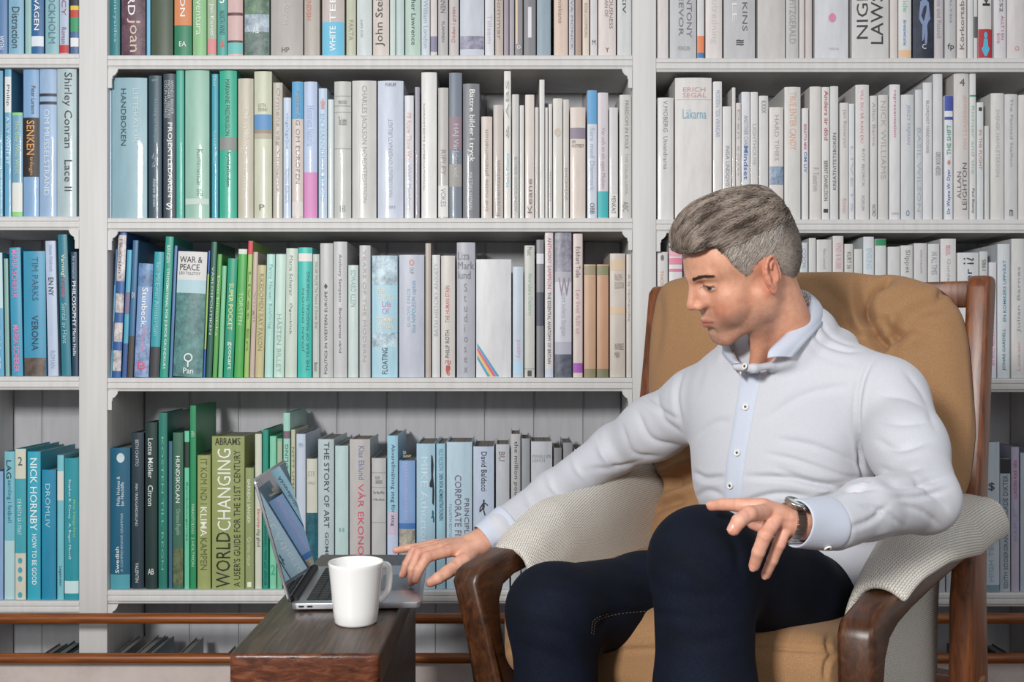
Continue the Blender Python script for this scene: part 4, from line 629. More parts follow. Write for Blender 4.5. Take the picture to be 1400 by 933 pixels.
# lid: panel of height 0.215 tilted back
ang = math.radians(15.6); ca, sa = math.cos(ang), math.sin(ang)
def lidpt(h, y, t): return (-sa*h+ca*t-0.001, y, zt+0.001+ca*h+sa*t)    # h up the lid, t towards the user
def lid_prism(name, h0, h1, y0, y1, t0, t1, r, m, parent, bevel=0.0):
    o = prism(name, rrect(y0, y1, h0, h1, r), t0, t1, 'x', m, parent, bevel, 2)
    for v in o.data.vertices: t, y, h = v.co; v.co = lidpt(h, y, t)
    return sharp(o.data, 40) and o
lid_prism('lid', 0, 0.212, 0, LW, -0.0045, 0.0, 0.009, M['alu_edge'], lap, 0.001)
lid_prism('display', 0.006, 0.209, 0.003, LW-0.003, 0.0, 0.0007, 0.006, M['glass'], lap)
# mug
M['ceramic'] = mat('white_glazed_ceramic', 'f1f1ef', 0.12, 0, Coat_Weight=0.4)
mug = empty('mug', (-0.2457, 1.612, TZ)); tag(mug, 'plain white tapered ceramic mug standing in front of the laptop', 'mug')
prof = [(0.0, 0.0025), (0.027, 0.0025), (0.0285, 0.0), (0.031, 0.0005), (0.0335, 0.004), (0.0355, 0.02), (0.0385, 0.05), (0.0425, 0.090), (0.0434, 0.0955), (0.0430, 0.0968), (0.0420, 0.0968), (0.0410, 0.0945), (0.0370, 0.055), (0.0330, 0.012), (0.029, 0.0065), (0.0, 0.006)]
link('body', mesh('mug', *lathe(prof, 72)), M['ceramic'], mug)
hp = spline([(0.0395, 0, 0.084), (0.047, 0.0, 0.0865), (0.0535, 0.0, 0.083), (0.0555, 0, 0.073), (0.055, 0, 0.055), (0.0525, 0, 0.045), (0.046, 0, 0.036), (0.0375, 0, 0.030)], 6)
h = tube('handle', hp, 0.0042, M['ceramic'], mug, 14, flat=1.45); h.rotation_euler.z = math.radians(27)

# ------------------------------------------------------------------ armchair
TH = math.radians(-31.5); AX = np.array([math.cos(TH), math.sin(TH), 0]); BX = np.array([-math.sin(TH), math.cos(TH), 0]); MO = np.array([.2085, 1.545, 0])
chair = empty('armchair', tuple(MO), TH); tag(chair, 'walnut framed armchair with tan cushions and knitted grey arm covers', 'armchair')
def skew(o, k=0.1, y0=0.0):
    for v in o.data.vertices: v.co.x += k*(v.co.y-y0)
    return o
def toworld(p): p = np.asarray(p, float); return MO+AX*p[..., 0:1]+BX*p[..., 1:2]+np.array([0, 0, 1.0])*p[..., 2:3]
def fromworld(w): w = np.asarray(w, float)-MO; return np.stack([w@AX, w@BX, w[..., 2]], -1)
side = [(-0.004, 0.505), (0.004, 0.523), (0.02, 0.530), (0.10, 0.545), (0.25, 0.560), (0.45, 0.572), (0.62, 0.575), (0.64, 0.535), (0.45, 0.530), (0.28, 0.520), (0.17, 0.511), (0.105, 0.502), (0.072, 0.490), (0.054, 0.468), (0.045, 0.43), (0.043, 0.39), (0.050, 0.36), (0.068, 0.33), (0.085, 0.305), (0.080, 0.25), (0.065, 0.0), (0.025, 0.0), (0.012, 0.20), (0.003, 0.32), (0.0, 0.43)]
for s, (x0, x1) in (('l', (-0.362, -0.312)), ('r', (0.276, 0.326))):
    o = prism('arm', side, x0, x1, 'x', M['walnut'], chair, bevel=0.008, seg=3); skew(o)
    for v in o.data.vertices: v.co.x += (0.26 if s == 'l' else 0.0)*max(0, 0.5-v.co.z)*max(0, 1-v.co.y*2)*(1 if v.co.z > .25 else .5/max(.25, .5-v.co.z)*.5)
def backpost(x0, x1, y_off=0.0):
    pl = [(0.655, 1.034), (0.69, 1.034), (0.70, 1.02), (0.675, 0.90), (0.645, 0.72), (0.63, 0.60), (0.625, 0.45), (0.64, 0.25), (0.66, 0.0), (0.57, 0.0), (0.51, 0.25), (0.515, 0.45), (0.55, 0.58), (0.585, 0.72), (0.615, 0.88), (0.638, 1.02)]
    return prism('back_post', [(y+y_off, z) for y, z in pl], x0, x1, 'x', M['walnut_light'], chair, bevel=0.009, seg=3)
skew(backpost(0.290, 0.330)); skew(backpost(-0.352, -0.314))
for zc, yb in ((1.0, 0.66), (0.80, 0.625), (0.60, 0.595)):
    skew(box('back_rail', (-0.300, yb, zc-0.025), (0.30, yb+0.02, zc+0.025), M['walnut_light'], chair, 0.006))
skew(box('seat_rail', (-0.345, 0.04, 0.262), (0.30, 0.075, 0.325), M['walnut_light'], chair, 0.006)); skew(box('seat_rail', (-0.345, 0.56, 0.25), (0.335, 0.595, 0.31), M['walnut_light'], chair, 0.006))
for x0, x1 in ((-0.318, -0.290), (0.205, 0.235)): skew(box('side_rail', (x0, 0.03, 0.295), (x1, 0.60, 0.355), M['railwood'], chair, 0.008))

# cushion cloth
def cloth(name, c0, c1, sc=900, rough=0.85, bump=0.25, sheen=0.08):
    m = mat(name, c1, rough); t = NT(m); v = t.coord(); f = t.noise(v, sc, 2, 0.7); g = t.noise(v, 7, 4, 0.6)
    c = t.ramp(f, [(0.3, c0), (0.7, c1)]); t.col(t.mix(t.ramp(g, [(0.3, '000000'), (0.75, '505050')]), c, c0)); t.bump(f, bump, 0.0006)
    m.node_tree.nodes['Principled BSDF'].inputs['Sheen Weight'].default_value = sheen; return m
M['tan'] = cloth('tan_twill', '8e6844', 'ab835c', 700); M['tan_seat'] = M['tan']
# ------------------------------------------------------------------ cushions and arm covers
CHI = chair
def world_child(name, V, Q, m, parent, org):
    """mesh given in world space, stored in the parent's space"""
    mw = parent.matrix_world if False else (Matrix.Translation(parent.location)@parent.rotation_euler.to_matrix().to_4x4())
    R = np.array(mw.to_3x3()); t = np.array(mw.translation)
    return link(name, npmesh(name, (V-t)@R, Q), m, parent)
# back cushion: pillow inside an outline drawn on the reclined back plane
def backplane(u, v, off=0.0):
    # local y = 0.50 + 0.20*(z-0.5) + off, intersect the ray with it
    dx = np.array([(u-700)/F, 1.0, -(v-HOR)/F]); n = BX-0.20*np.array([0, 0, 1.0]); # (w-MO).BX - 0.2*(z-0.5) = 0.5+off
    w0 = np.array([0, 0, CH]); c = 0.50+off+(-0.2*0.5)
    t = (c-((w0-MO)@BX-0.20*CH))/(dx@BX-0.20*dx[2]); return w0+t*dx
outl = [(886, 735), (893, 702), (906, 668), (892, 630), (886, 560), (887, 480), (893, 425), (903, 392), (925, 379), (970, 373), (1040, 371), (1100, 370), (1160, 370), (1200, 374), (1225, 373), (1262, 382), (1292, 396), (1314, 420), (1326, 455), (1333, 520), (1336, 600), (1328, 660), (1306, 720), (1288, 780), (1258, 822), (1180, 860), (1060, 850), (960, 815), (900, 780)]
ou = np.array(spline([(a, b, 0) for a, b in outl+outl[:1]], 12))[:-1, :2]
ctr = np.array([1110, 590.0]); nA = len(ou); nR = 120
Vs, Qs = [], []
nb = -(BX-0.20*np.array([0, 0, 1.0])); nb /= np.linalg.norm(nb)
for side_ in (0, 1):
    for i in range(nR+1):
        s = i/nR; rr = 1-(1-s)**1.7 if False else s**0.75
        for k in range(nA):
            p = ctr+(ou[k]-ctr)*rr*0.985; w = backplane(p[0], p[1], 0.035); b = (1-rr**5)**0.5
            Vs.append(w+nb*(0.075*b if side_ == 0 else -0.055*b))
    off = side_*(nR+1)*nA
    for i in range(nR):
        for k in range(nA):
            j = (k+1) % nA; q = (off+i*nA+k, off+i*nA+j, off+(i+1)*nA+j, off+(i+1)*nA+k); Qs.append(q if side_ == 0 else q[::-1])
V = np.array(Vs); Q = np.array(Qs)
# tuft valleys and pleats seen on the cushion
CR = [([(1196, 452), (1184, 425), (1188, 398), (1206, 384), (1228, 372)], 9, 15, 6), ([(1196, 452), (1176, 420), (1176, 392), (1186, 372)], 8, 9, 4), ([(1236, 462), (1214, 448), (1206, 430)], 7, 9, 4), ([(1190, 446), (1204, 466), (1216, 472)], 12, 20, 6),
  ([(1218, 470), (1236, 440), (1270, 420), (1312, 412)], 12, 7, 4), ([(1216, 475), (1225, 460), (1250, 448), (1280, 452)], 9, 5, 3), ([(1285, 405), (1296, 390), (1314, 386)], 6, 12, 5), ([(1331, 480), (1339, 600), (1326, 700)], 5, 5, 2), ([(1312, 420), (1326, 470), (1330, 560), (1328, 640)], 3, 2.5, 1),
  ([(895, 668), (915, 658), (955, 642)], 10, 26, 8), ([(890, 604), (915, 618), (945, 588)], 7, 8, 4), ([(890, 640), (915, 632), (945, 615)], 6, 6, 3), ([(888, 700), (912, 690), (940, 682)], 7, 8, 4), ([(1216, 480), (1218, 520), (1240, 570)], 14, 6, 3), ([(1110, 385), (1140, 405), (1170, 440)], 12, 6, 3), ([(900, 392), (902, 440), (894, 500)], 7, 3, 2), ([(1240, 520), (1290, 560), (1322, 640)], 16, 4, 3), ([(1150, 430), (1165, 455), (1190, 470)], 9, 5, 2),
  ([(1197, 455), (1183, 424), (1187, 398), (1206, 382), (1228, 371)], 2.6, 7, 1), ([(1215, 472), (1226, 460), (1244, 449)], 2.4, 5, 1), ([(1196, 452), (1205, 463), (1214, 470)], 3, 7, 1), ([(1284, 408), (1294, 393), (1314, 387)], 2.4, 6, 1), ([(887, 664), (908, 654), (948, 640)], 3, 8, 1), ([(1186, 430), (1178, 405), (1184, 378)], 2.6, 3, 1), ([(893, 600), (915, 612), (942, 590)], 2.6, 4, 1)]
V = creases(V, Q, [(c[0], c[1], c[2]*(1.5 if c[1] > 5 else 1.2), (c[3] if len(c) > 3 else 3)*1.3) for c in CR])
world_child('back_cushion', V, Q, M['tan'], chair, None)
# seat cushion: soft box
f = Field((-0.36, -0.06, 0.30), (0.42, 0.60, 0.56), 0.0035)
def SK(x, y, z): return (x+0.1*y, y, z)
f.rbox(SK(-0.026, 0.265, 0.424), (0.276, 0.272, 0.072), 0.048, 0)
f.ell(SK(-0.026, 0.28, 0.455), (0.25, 0.25, 0.055), 0.03)
V, Q = f.mesh(2)
V = toworld(V)
V = creases(V, Q, [([(800, 893), (900, 888), (1030, 886), (1170, 893)], 2.6, 7, 2), ([(1134, 868), (1131, 880), (1136, 893)], 3, 7, 2), ([(1140, 893), (1130, 908), (1128, 930)], 3, 8, 3), ([(673, 900), (690, 890), (705, 880)], 4, 5), ([(700, 865), (688, 880), (684, 910)], 4, 5)])
world_child('seat_cushion', V, Q, M['tan'], chair, None)

# knitted arm covers
m = mat('knitted_grey_wool', 'cfc9bf', 0.9); t = NT(m); uvn = t.n('ShaderNodeUVMap'); sep = t.n('ShaderNodeSeparateXYZ'); t.l(uvn.outputs[0], sep.inputs[0])
def mth(op, a, b=None):
    x = t.n('ShaderNodeMath', operation=op)
    for i, q in enumerate((a, b)):
        if q is None: continue
        if hasattr(q, 'links'): t.l(q, x.inputs[i])
        else: x.inputs[i].default_value = q
    return x.outputs[0]
PER = 0.0047
nz = t.noise(uvn.outputs[0], 320, 2); nz2 = t.noise(uvn.outputs[0], 60, 3)
row = mth('DIVIDE', sep.outputs[1], PER*0.82); rowi = mth('FLOOR', row)
ux = mth('ADD', mth('DIVIDE', sep.outputs[0], PER), mth('MULTIPLY', rowi, 0.5)); ux = mth('ADD', ux, mth('MULTIPLY', nz2, 0.55))
a_ = mth('ABSOLUTE', mth('SINE', mth('MULTIPLY', ux, math.pi))); b_ = mth('ABSOLUTE', mth('SINE', mth('MULTIPLY', row, math.pi)))
h_ = mth('SUBTRACT', mth('ADD', a_, b_), mth('MULTIPLY', a_, b_)); nz3 = t.noise(uvn.outputs[0], 900, 1)
hh = mth('ADD', mth('MULTIPLY', h_, 0.62), mth('ADD', mth('MULTIPLY', nz, 0.17), mth('MULTIPLY', nz3, 0.52)))
t.col(t.ramp(hh, [(0.52, '443b33'), (0.68, '8f867b'), (0.83, 'c9c3b9'), (1.0, 'e2ddd5')])); t.bump(hh, 0.8, 0.0022); M['knit'] = m
def cover(side_s):
    # cross-section from the outer lip over the arm and down the inside; skew makes the arm run outwards to the rear
    ys = np.linspace(0.105, 0.645 if side_s > 0 else 0.63, 46); S = 34; rows = []
    if side_s > 0: xc, inn = 0.303, -1
    else: xc, inn = -0.337, 1
    V_, UVs = [], []
    for yi, y in enumerate(ys):
        e = (y-ys[0])/(ys[-1]-ys[0]); endr = min(1, math.sqrt(max(0, 1-(max(0, e-0.86)/0.14)**2)) if e > 0.86 else 1)
        front = min(1, (e+0.012)/0.10)**0.5
        zt_ = 0.541+0.035*math.sin(min(1, e*1.35)*math.pi/2)+0.042*front*min(1, e*3+0.35)+0.012*math.sin(e*math.pi)-(1-endr)*0.03
        if side_s < 0: zt_ += 0.040*min(e, 0.85)**1.7*(1-0.8*max(0, e-0.85)/0.15)-0.010*(1-e)
        wout = (0.052 if side_s > 0 else 0.036)*(0.62+0.38*min(1, e*4))+0.018*math.sin(e*math.pi*0.9); wi = 0.040 if side_s > 0 else 0.048; dr = 0.010+(0.048 if side_s > 0 else 0.022)*min(1, max(0, e-0.05)*2.4)
        c = [(-wout, zt_-dr), (-wout*1.05, zt_-dr*0.6), (-wout*0.8, zt_-0.004), (-wout*0.3, zt_+0.006), (0.012, zt_+0.008), (wi*0.7, zt_), (wi, zt_-0.018), (wi+0.012, zt_-0.06), (wi+0.013, 0.50), (wi+0.014, 0.43), (wi+0.012, 0.34), (wi+0.008, 0.20 if side_s > 0 else 0.28)]
        if side_s > 0 and y > 0.57: c = [(a, max(b, zt_-0.05-0.30*(1-min(1, (y-0.57)/0.015)))) for a, b in c]
        c = np.array(spline([(a, b+1e-5*i_, 0) for i_, (a, b) in enumerate(c)], 8))[:, :2]
        L = np.r_[0, np.cumsum(np.hypot(*np.diff(c, axis=0).T))]; ss = np.linspace(0, L[-1], S)
        cx = np.interp(ss, L, c[:, 0]); cz = np.interp(ss, L, c[:, 1])
        cx = cx*(0.35+0.65*endr) if e > 0.86 else cx
        for k in range(S):
            V_.append((xc+0.1*y+inn*cx[k], y-0.02*(1-front)*0, cz[k])); UVs.append((y, ss[k]))
    q = [(i*S+k, i*S+k+1, (i+1)*S+k+1, (i+1)*S+k) for i in range(len(ys)-1) for k in range(S-1)]
    if side_s > 0: q = [z[::-1] for z in q]
    me = mesh('cover', V_, q); uvl = me.uv_layers.new(name='UVMap')
    for p in me.polygons:
        for li in p.loop_indices: uvl.data[li].uv = UVs[me.loops[li].vertex_index]
    o = link('arm_cover', me, M['knit'], chair)
    s_ = o.modifiers.new('thick', 'SOLIDIFY'); s_.thickness = 0.014; s_.offset = 0.0; s_.use_rim = True
    s2 = o.modifiers.new('soft', 'SUBSURF'); s2.levels = 1; s2.render_levels = 2
    return o
cover(-1); cover(1)
# ------------------------------------------------------------------ the man
man = empty('person', (0.43, 1.80, 0)); tag(man, 'man in a pale shirt and dark jeans sitting in the armchair, hand on the laptop', 'person')
def wc(name, V, Q, m): return link(name, npmesh(name, V-np.array(man.location), Q), m, man)
def wchild(o): o.matrix_parent_inverse = Matrix.Translation(-Vector(man.location)); return o
HR = rot(math.radians(101.3), math.radians(-24.9), math.radians(-12.6)); HS = 0.908; HO = np.array([0.3705, 1.657, 0.9+0.1160*1.023])
def Hd(p): return HO+HS*(np.asarray(p, float)@HR.T)
def Hi(w): return ((w-HO)@HR)/HS                     # world -> head space (x right, y forward, z up); visible side is x < 0
def sym(fn, p, *a, **k):
    fn(p, *a, **k); q = (-p[0], p[1], p[2]); fn(q, *a, **k)
# ---- head in its own space
f = Field((-0.105, -0.125, -0.20), (0.105, 0.15, 0.155), 0.0019)
f.ell((0, -0.018, 0.040), (0.074, 0.094, 0.086), 0)
f.ell((0, 0.030, 0.048), (0.066, 0.062, 0.058), 0.02)                       # forehead
f.ell((0, 0.034, -0.020), (0.060, 0.052, 0.066), 0.02)                      # mid face
for s in (-1, 1):
    f.cone((s*0.055, 0.000, -0.030), (s*0.052, 0.006, -0.056), 0.018, 0.016, 0.02)
    f.cone((s*0.053, 0.008, -0.060), (s*0.016, 0.070, -0.091), 0.0135, 0.0145, 0.012)
    f.ell((s*0.043, 0.052, -0.012), (0.018, 0.020, 0.016), 0.022)           # cheekbone
    f.ell((s*0.038, 0.056, -0.040), (0.020, 0.022, 0.024), 0.022)           # cheek
f.ell((0, 0.073, -0.090), (0.019, 0.016, 0.0145), 0.014)                    # chin
f.ell((0, 0.068, -0.058), (0.030, 0.026, 0.026), 0.018)                     # muzzle
f.ell((0, 0.026, -0.076), (0.036, 0.042, 0.014), 0.015)                      # under the jaw
for s in (-1, 1):
    f.cone((s*0.010, 0.0875, 0.0335), (s*0.040, 0.072, 0.036), 0.0075, 0.008, 0.014)   # brow
f.cone((0, 0.087, 0.027), (0, 0.1045, -0.007), 0.0080, 0.0080, 0.011)        # nose bridge
f.ell((0, 0.1065, -0.0140), (0.0090, 0.0100, 0.0082), 0.007)
for s in (-1, 1):
    f.cone((s*0.010, 0.085, 0.010), (s*0.013, 0.086, -0.012), 0.008, 0.010, 0.010)
    f.ell((s*0.0105, 0.0970, -0.0180), (0.0066, 0.0095, 0.0066), 0.006)
    f.ell((s*0.0305, 0.0905, 0.0165), (0.0165, 0.0130, 0.0105), 0.010, 's')   # socket
    f.ell((s*0.0305, 0.0705, 0.0170), (0.0155, 0.0140, 0.0135), 0.004)        # lids over the ball
for s in (-1, 1): f.ell((s*0.0058, 0.0995, -0.0250), (0.0034, 0.0050, 0.0032), 0.002, 's')
f.cone((0, 0.095, -0.030), (0, 0.0955, -0.040), 0.0032, 0.003, 0.004, 's')
# lips
for s in (-1, 1):
    f.cone((0, 0.0945, -0.0465), (s*0.021, 0.084, -0.0515), 0.0050, 0.0030, 0.004)
    f.cone((0, 0.0930, -0.0565), (s*0.019, 0.083, -0.0530), 0.0058, 0.0030, 0.004)
    f.cone((0, 0.1005, -0.0516), (s*0.024, 0.0865, -0.0525), 0.0012, 0.0010, 0.002, 's')
f.cone((-0.012, 0.090, -0.069), (0.012, 0.090, -0.069), 0.0045, 0.0045, 0.008, 's')
# near and far ear
for s in (-1, 1):
    Re = rot(s*-0.42, 0.12, 0.0); c = np.array([s*0.077, -0.016, 0.004])
    f.ell(c, (0.0075, 0.0190, 0.031), 0.004, R=Re)
    f.ell(c+Re@np.array([s*0.010, 0.003, 0.003]), (0.0085, 0.0105, 0.020), 0.003, 's', R=Re)
    ring = [c+Re@np.array([s*(0.0045+0.003*math.sin(a)**2), 0.0170*math.cos(a)-0.001, 0.0015+0.0285*math.sin(a)]) for a in np.linspace(-0.9, math.pi+0.55, 14)]
    f.chain(ring, [0.0028]*14, 0.0025)
    ah = [c+Re@np.array([s*0.0065, 0.0075*math.cos(a)-0.003, 0.001+0.019*math.sin(a)]) for a in np.linspace(0.5, math.pi+0.9, 9)]
    f.chain(ah, [0.0022]*9, 0.003)
    f.ell(c+Re@np.array([s*0.003, 0.004, -0.027]), (0.0048, 0.0078, 0.0085), 0.005, R=Re)
    f.ell(c+Re@np.array([s*0.0045, 0.0115, -0.004]), (0.0035, 0.0035, 0.0065), 0.004, R=Re)
f.cone((0, -0.036, -0.02), (0.0, -0.046, -0.19), 0.055, 0.057, 0.03)          # neck
f.cone((-0.045, -0.01, -0.04), (-0.015, 0.035, -0.165), 0.014, 0.012, 0.03)   # neck muscle
Vh, Qh = f.mesh(1)
# eye opening: the lids part along a slit, a groove on the mesh
EYE = [(-0.0440, 0.0195), (-0.0165, 0.0148)]
Nh = normals(Vh, Qh)
def eyegroove(V):
    D = np.zeros(len(V))
    for s in (-1, 1):
        x = -s*V[:, 0] if s > 0 else V[:, 0]; x = V[:, 0]*(1 if s < 0 else -1)
        t = (x+0.0305)/0.0145
        zl = 0.0108+0.0012*t+0.0022*(1-t*t)*-0.6; zu = 0.0166+0.0022*(1-t*t)-0.0006*t
        m = (np.abs(t) < 1) & (V[:, 1] > 0.055)
        mid = (zl+zu)/2; hw = np.maximum((zu-zl)/2*np.sqrt(np.clip(1-t*t, 0, 1)), 1e-5)
        D += np.where(m, np.exp(-((V[:, 2]-mid)/hw)**4)*0.0030, 0)
        # upper lid crease
        zc = zu+0.0050; D += np.where(m, np.exp(-((V[:, 2]-zc)/0.0013)**2)*0.0013*(1-np.abs(t)**3), 0)
    return D
Vh = Vh-Nh*eyegroove(Vh)[:, None]
Nh = normals(Vh, Qh)
# ---- skin colour by place
def smooth(a, b, x): t = np.clip((x-a)/(b-a), 0, 1); return t*t*(3-2*t)
def hnoise(V, fr, seed=0):
    r = np.random.RandomState(seed); o = np.zeros(len(V))
    for i in range(7):
        k = r.normal(size=3); k /= np.linalg.norm(k); o += np.sin(V@k*fr*(0.7+0.6*r.rand())+r.rand()*6.3)
    return o/7
SKIN = np.array(lin('dba488')); 
def facecol(V):
    c = np.tile(SKIN, (len(V), 1)); x, y, z = V.T
    def mixc(w, h):
        nonlocal c; w = np.clip(w, 0, 1)[:, None]; c = c*(1-w)+np.array(lin(h))*w
    mixc(0.55*np.exp(-(((np.abs(x)-0.042)/0.022)**2+((z+0.030)/0.022)**2))*(y > 0.02), 'd07f66')
    mixc(0.55*np.exp(-((x/0.016)**2+((z+0.016)/0.014)**2))*smooth(0.09, 0.105, y), 'd58a72')
    jaw = smooth(-0.028, -0.048, z+0.30*np.clip(0.055-y, 0, 0.08)*0.6)*smooth(-0.130, -0.100, z)*smooth(-0.012, 0.012, y)
    jaw *= 1-np.exp(-(((np.abs(x)-0.034)/0.014)**2+((z+0.040)/0.012)**2))*0.6
    mixc(jaw*(0.50+0.28*np.clip(hnoise(V, 2600, 3)+hnoise(V, 3400, 5), -0.5, 1)), '8f6f60')
    mixc(0.30*smooth(-0.075, -0.12, z), 'b87455')
    ear = smooth(0.068, 0.076, np.abs(x))*smooth(0.045, 0.03, np.abs(z))
    mixc(0.45*ear, 'd57f68')
    t = x/0.022; lipm = (np.abs(t) < 1) & (y > 0.078)
    zt, zb = -0.0432-0.0055*t*t-0.0010*np.exp(-(t/0.2)**2), -0.0622+0.0075*t*t
    lm = lipm*smooth(zb-0.0012, zb+0.0012, z)*smooth(zt+0.0012, zt-0.0012, z)
    mixc(0.75*lm, 'bd7a6c'); mixc(lipm*0.9*np.exp(-((z+0.0518+0.001*t*t)/0.0011)**2), '7a3a34')
    for s in (-1, 1):
        xx = x*(1 if s < 0 else -1); t = (xx+0.0305)/0.0145; zl = 0.0108+0.0012*t-0.0013*(1-t*t); zu = 0.0166+0.0022*(1-t*t)-0.0006*t
        m = (np.abs(t) < 1) & (y > 0.055); mid = (zl+zu)/2; hw = np.maximum((zu-zl)/2*np.sqrt(np.clip(1-t*t, 0, 1)), 1e-5)
        ins = m*smooth(1.25, 0.85, np.abs((z-mid)/hw)); mixc(ins, 'b9aca4')
        iris = ins*smooth(0.0062, 0.0052, np.hypot((xx+0.0335), (z-mid)*1.0-0.0002)); mixc(iris, '3c4038')
        mixc(m*0.85*np.exp(-((z-zu)/0.0009)**2), '3a2620'); mixc(m*0.35*np.exp(-((z-zl)/0.0009)**2), '9a5f50')
        mixc(m*0.3*np.exp(-((z-zu-0.005)/0.0012)**2), 'a86c54')
    # scalp under the cropped sides
    mixc(0.25*smooth(0.02, 0.05, z)*smooth(0.03, -0.01, y), '9a8472')
    return c
Ch = facecol(Vh)
m = mat('skin', 'd9a080', 0.48); t = NT(m); at = t.n('ShaderNodeAttribute', attribute_name='Col'); v = t.coord()
pn = t.noise(v, 900, 2, 0.6); pn2 = t.noise(v, 90, 4, 0.6)
t.col(t.mix(0.35, at.outputs['Color'], t.mix(1.0, at.outputs['Color'], t.ramp(pn2, [(0.3, 'd9b4a8'), (0.6, 'ffffff')]), 'MULTIPLY'))); t.bump(pn, 0.12, 0.0006)
b_ = m.node_tree.nodes['Principled BSDF']; b_.inputs['Subsurface Weight'].default_value = 0.12; b_.inputs['Subsurface Radius'].default_value = (1.0, 0.35, 0.2); b_.inputs['Subsurface Scale'].default_value = 0.006; b_.inputs['Specular IOR Level'].default_value = 0.4
M['skin'] = m
# ---- joints (pixel, depth)
def J(u, v, d): return P(u, v, d)
SHL, ELL, WRL = J(1218, 548, 1.65), J(1262, 682, 1.45), J(1098, 714, 1.285)
SHR, ELR, WRR = J(948, 556, 1.88), J(842, 614, 2.05), J(660, 742, 1.870)
def hand(chains, palm, wrist, wr, lo, hi, extra=()):
    f = Field(lo, hi, 0.0014, 0.03)
    for p, r in palm: f.cone(wrist, p, r[0], r[1], 0.008)
    for ch, rr in chains: f.chain(ch, rr, 0.0022)
    for e in extra: f.cone(*e)
    f.cone(wrist, wr[0], wr[1], wr[2], 0.012)
    return f.mesh(1)
# left hand, resting on the raised knee
w = J(1090, 714, 1.295)
LF = [([J(1044, 692, 1.290), J(1012, 691, 1.300), J(988, 690, 1.318), J(973, 692, 1.330)], [.0095, .0088, .0078, .0068]),
      ([J(1050, 700, 1.278), J(1024, 703, 1.245), J(1010, 713, 1.232), J(1003, 724, 1.232)], [.0100, .0098, .0088, .0080]),
      ([J(1061, 709, 1.276), J(1046, 732, 1.258), J(1037, 755, 1.262), J(1031, 774, 1.272)], [.0098, .0090, .0080, .0070]),
      ([J(1076, 718, 1.284), J(1065, 744, 1.278), J(1056, 766, 1.286), J(1047, 786, 1.298)], [.0088, .0080, .0070, .0062]),
      ([J(1075, 720, 1.325), J(1050, 722, 1.345), J(1030, 716, 1.350)], [.0120, .0105, .0085])]
pal = [(c[0][0], (.0155, c[1][0])) for c in LF[:4]]+[(LF[4][0][0], (.016, .012))]
VL, QL = hand(LF, pal, w, (J(1135, 716, 1.32), .0195, .026), np.minimum.reduce([c for ch, _ in LF for c in ch]+[J(1150, 700, 1.28)])-0.04, np.maximum.reduce([c for ch, _ in LF for c in ch]+[J(1150, 730, 1.36)])+0.04)
# right hand, fingers on the palm rest
w2 = J(652, 746, 1.855)
RF = [([J(612, 754, 1.812), J(584, 762, 1.788), J(573, 779, 1.778), J(568, 793, 1.776)], [.0105, .0098, .0086, .0074]),
      ([J(604, 750, 1.828), J(572, 757, 1.806), J(564, 778, 1.794), J(562, 797, 1.790)], [.0105, .0096, .0084, .0070]),
      ([J(597, 748, 1.848), J(566, 754, 1.832), J(556, 772, 1.826), J(551, 786, 1.826)], [.0102, .0092, .0080, .0068]),
      ([J(592, 745, 1.868), J(575, 748, 1.866), J(556, 750, 1.868), J(541, 753, 1.872)], [.0095, .0078, .0068, .0060]),
      ([J(634, 768, 1.805), J(611, 783, 1.778), J(599, 791, 1.768), J(588, 797, 1.762)], [.0145, .0115, .0102, .0080])]
pal = [(c[0][0], (.0175, c[1][0]*1.05)) for c in RF[:4]]+[(RF[4][0][0], (.018, .015))]
VR, QR = hand(RF, pal, w2, (J(700, 712, 1.89), .024, .028), np.minimum.reduce([c for ch, _ in RF for c in ch]+[J(700, 712, 1.89)])-0.04, np.maximum.reduce([c for ch, _ in RF for c in ch]+[J(700, 712, 1.89)])+0.04)
VL = creases(VL, QL, [([(1008, 686), (1010, 697)], 2, .5, .2), ([(1040, 731), (1051, 736)], 2, .6, .2), ([(1060, 742), (1070, 747)], 2, .5, .2), ([(1022, 697), (1027, 710)], 2.2, .6, .2), ([(1060, 700), (1085, 706)], 4, .9, .5), ([(1068, 712), (1092, 716)], 4, .9, .5)])
VR = creases(VR, QR, [([(582, 757), (588, 768)], 2.5, .6, .2), ([(603, 781), (609, 790)], 3, .9, .3), ([(615, 742), (645, 736)], 3, .8, .5), ([(613, 762), (640, 752)], 4, 1.0, .5), ([(618, 765), (628, 768)], 3, 2.0, .4)])
def handcol(V, chains):
    c = np.tile(np.array(lin('e0ad95')), (len(V), 1))
    for ch, rr in chains:
        for p, wgt, r in ((ch[-1], .55, .011), (ch[1], .45, .010), (ch[0], .35, .011)):
            d = np.linalg.norm(V-p, axis=1); k = (wgt*np.exp(-(d/r)**2))[:, None]; c = c*(1-k)+np.array(lin('d07a68'))*k
    n = np.clip(0.5+hnoise(V, 260, 8)*0.9, 0, 1)[:, None]*0.22; return c*(1-n)+np.array(lin('c07f66'))*n
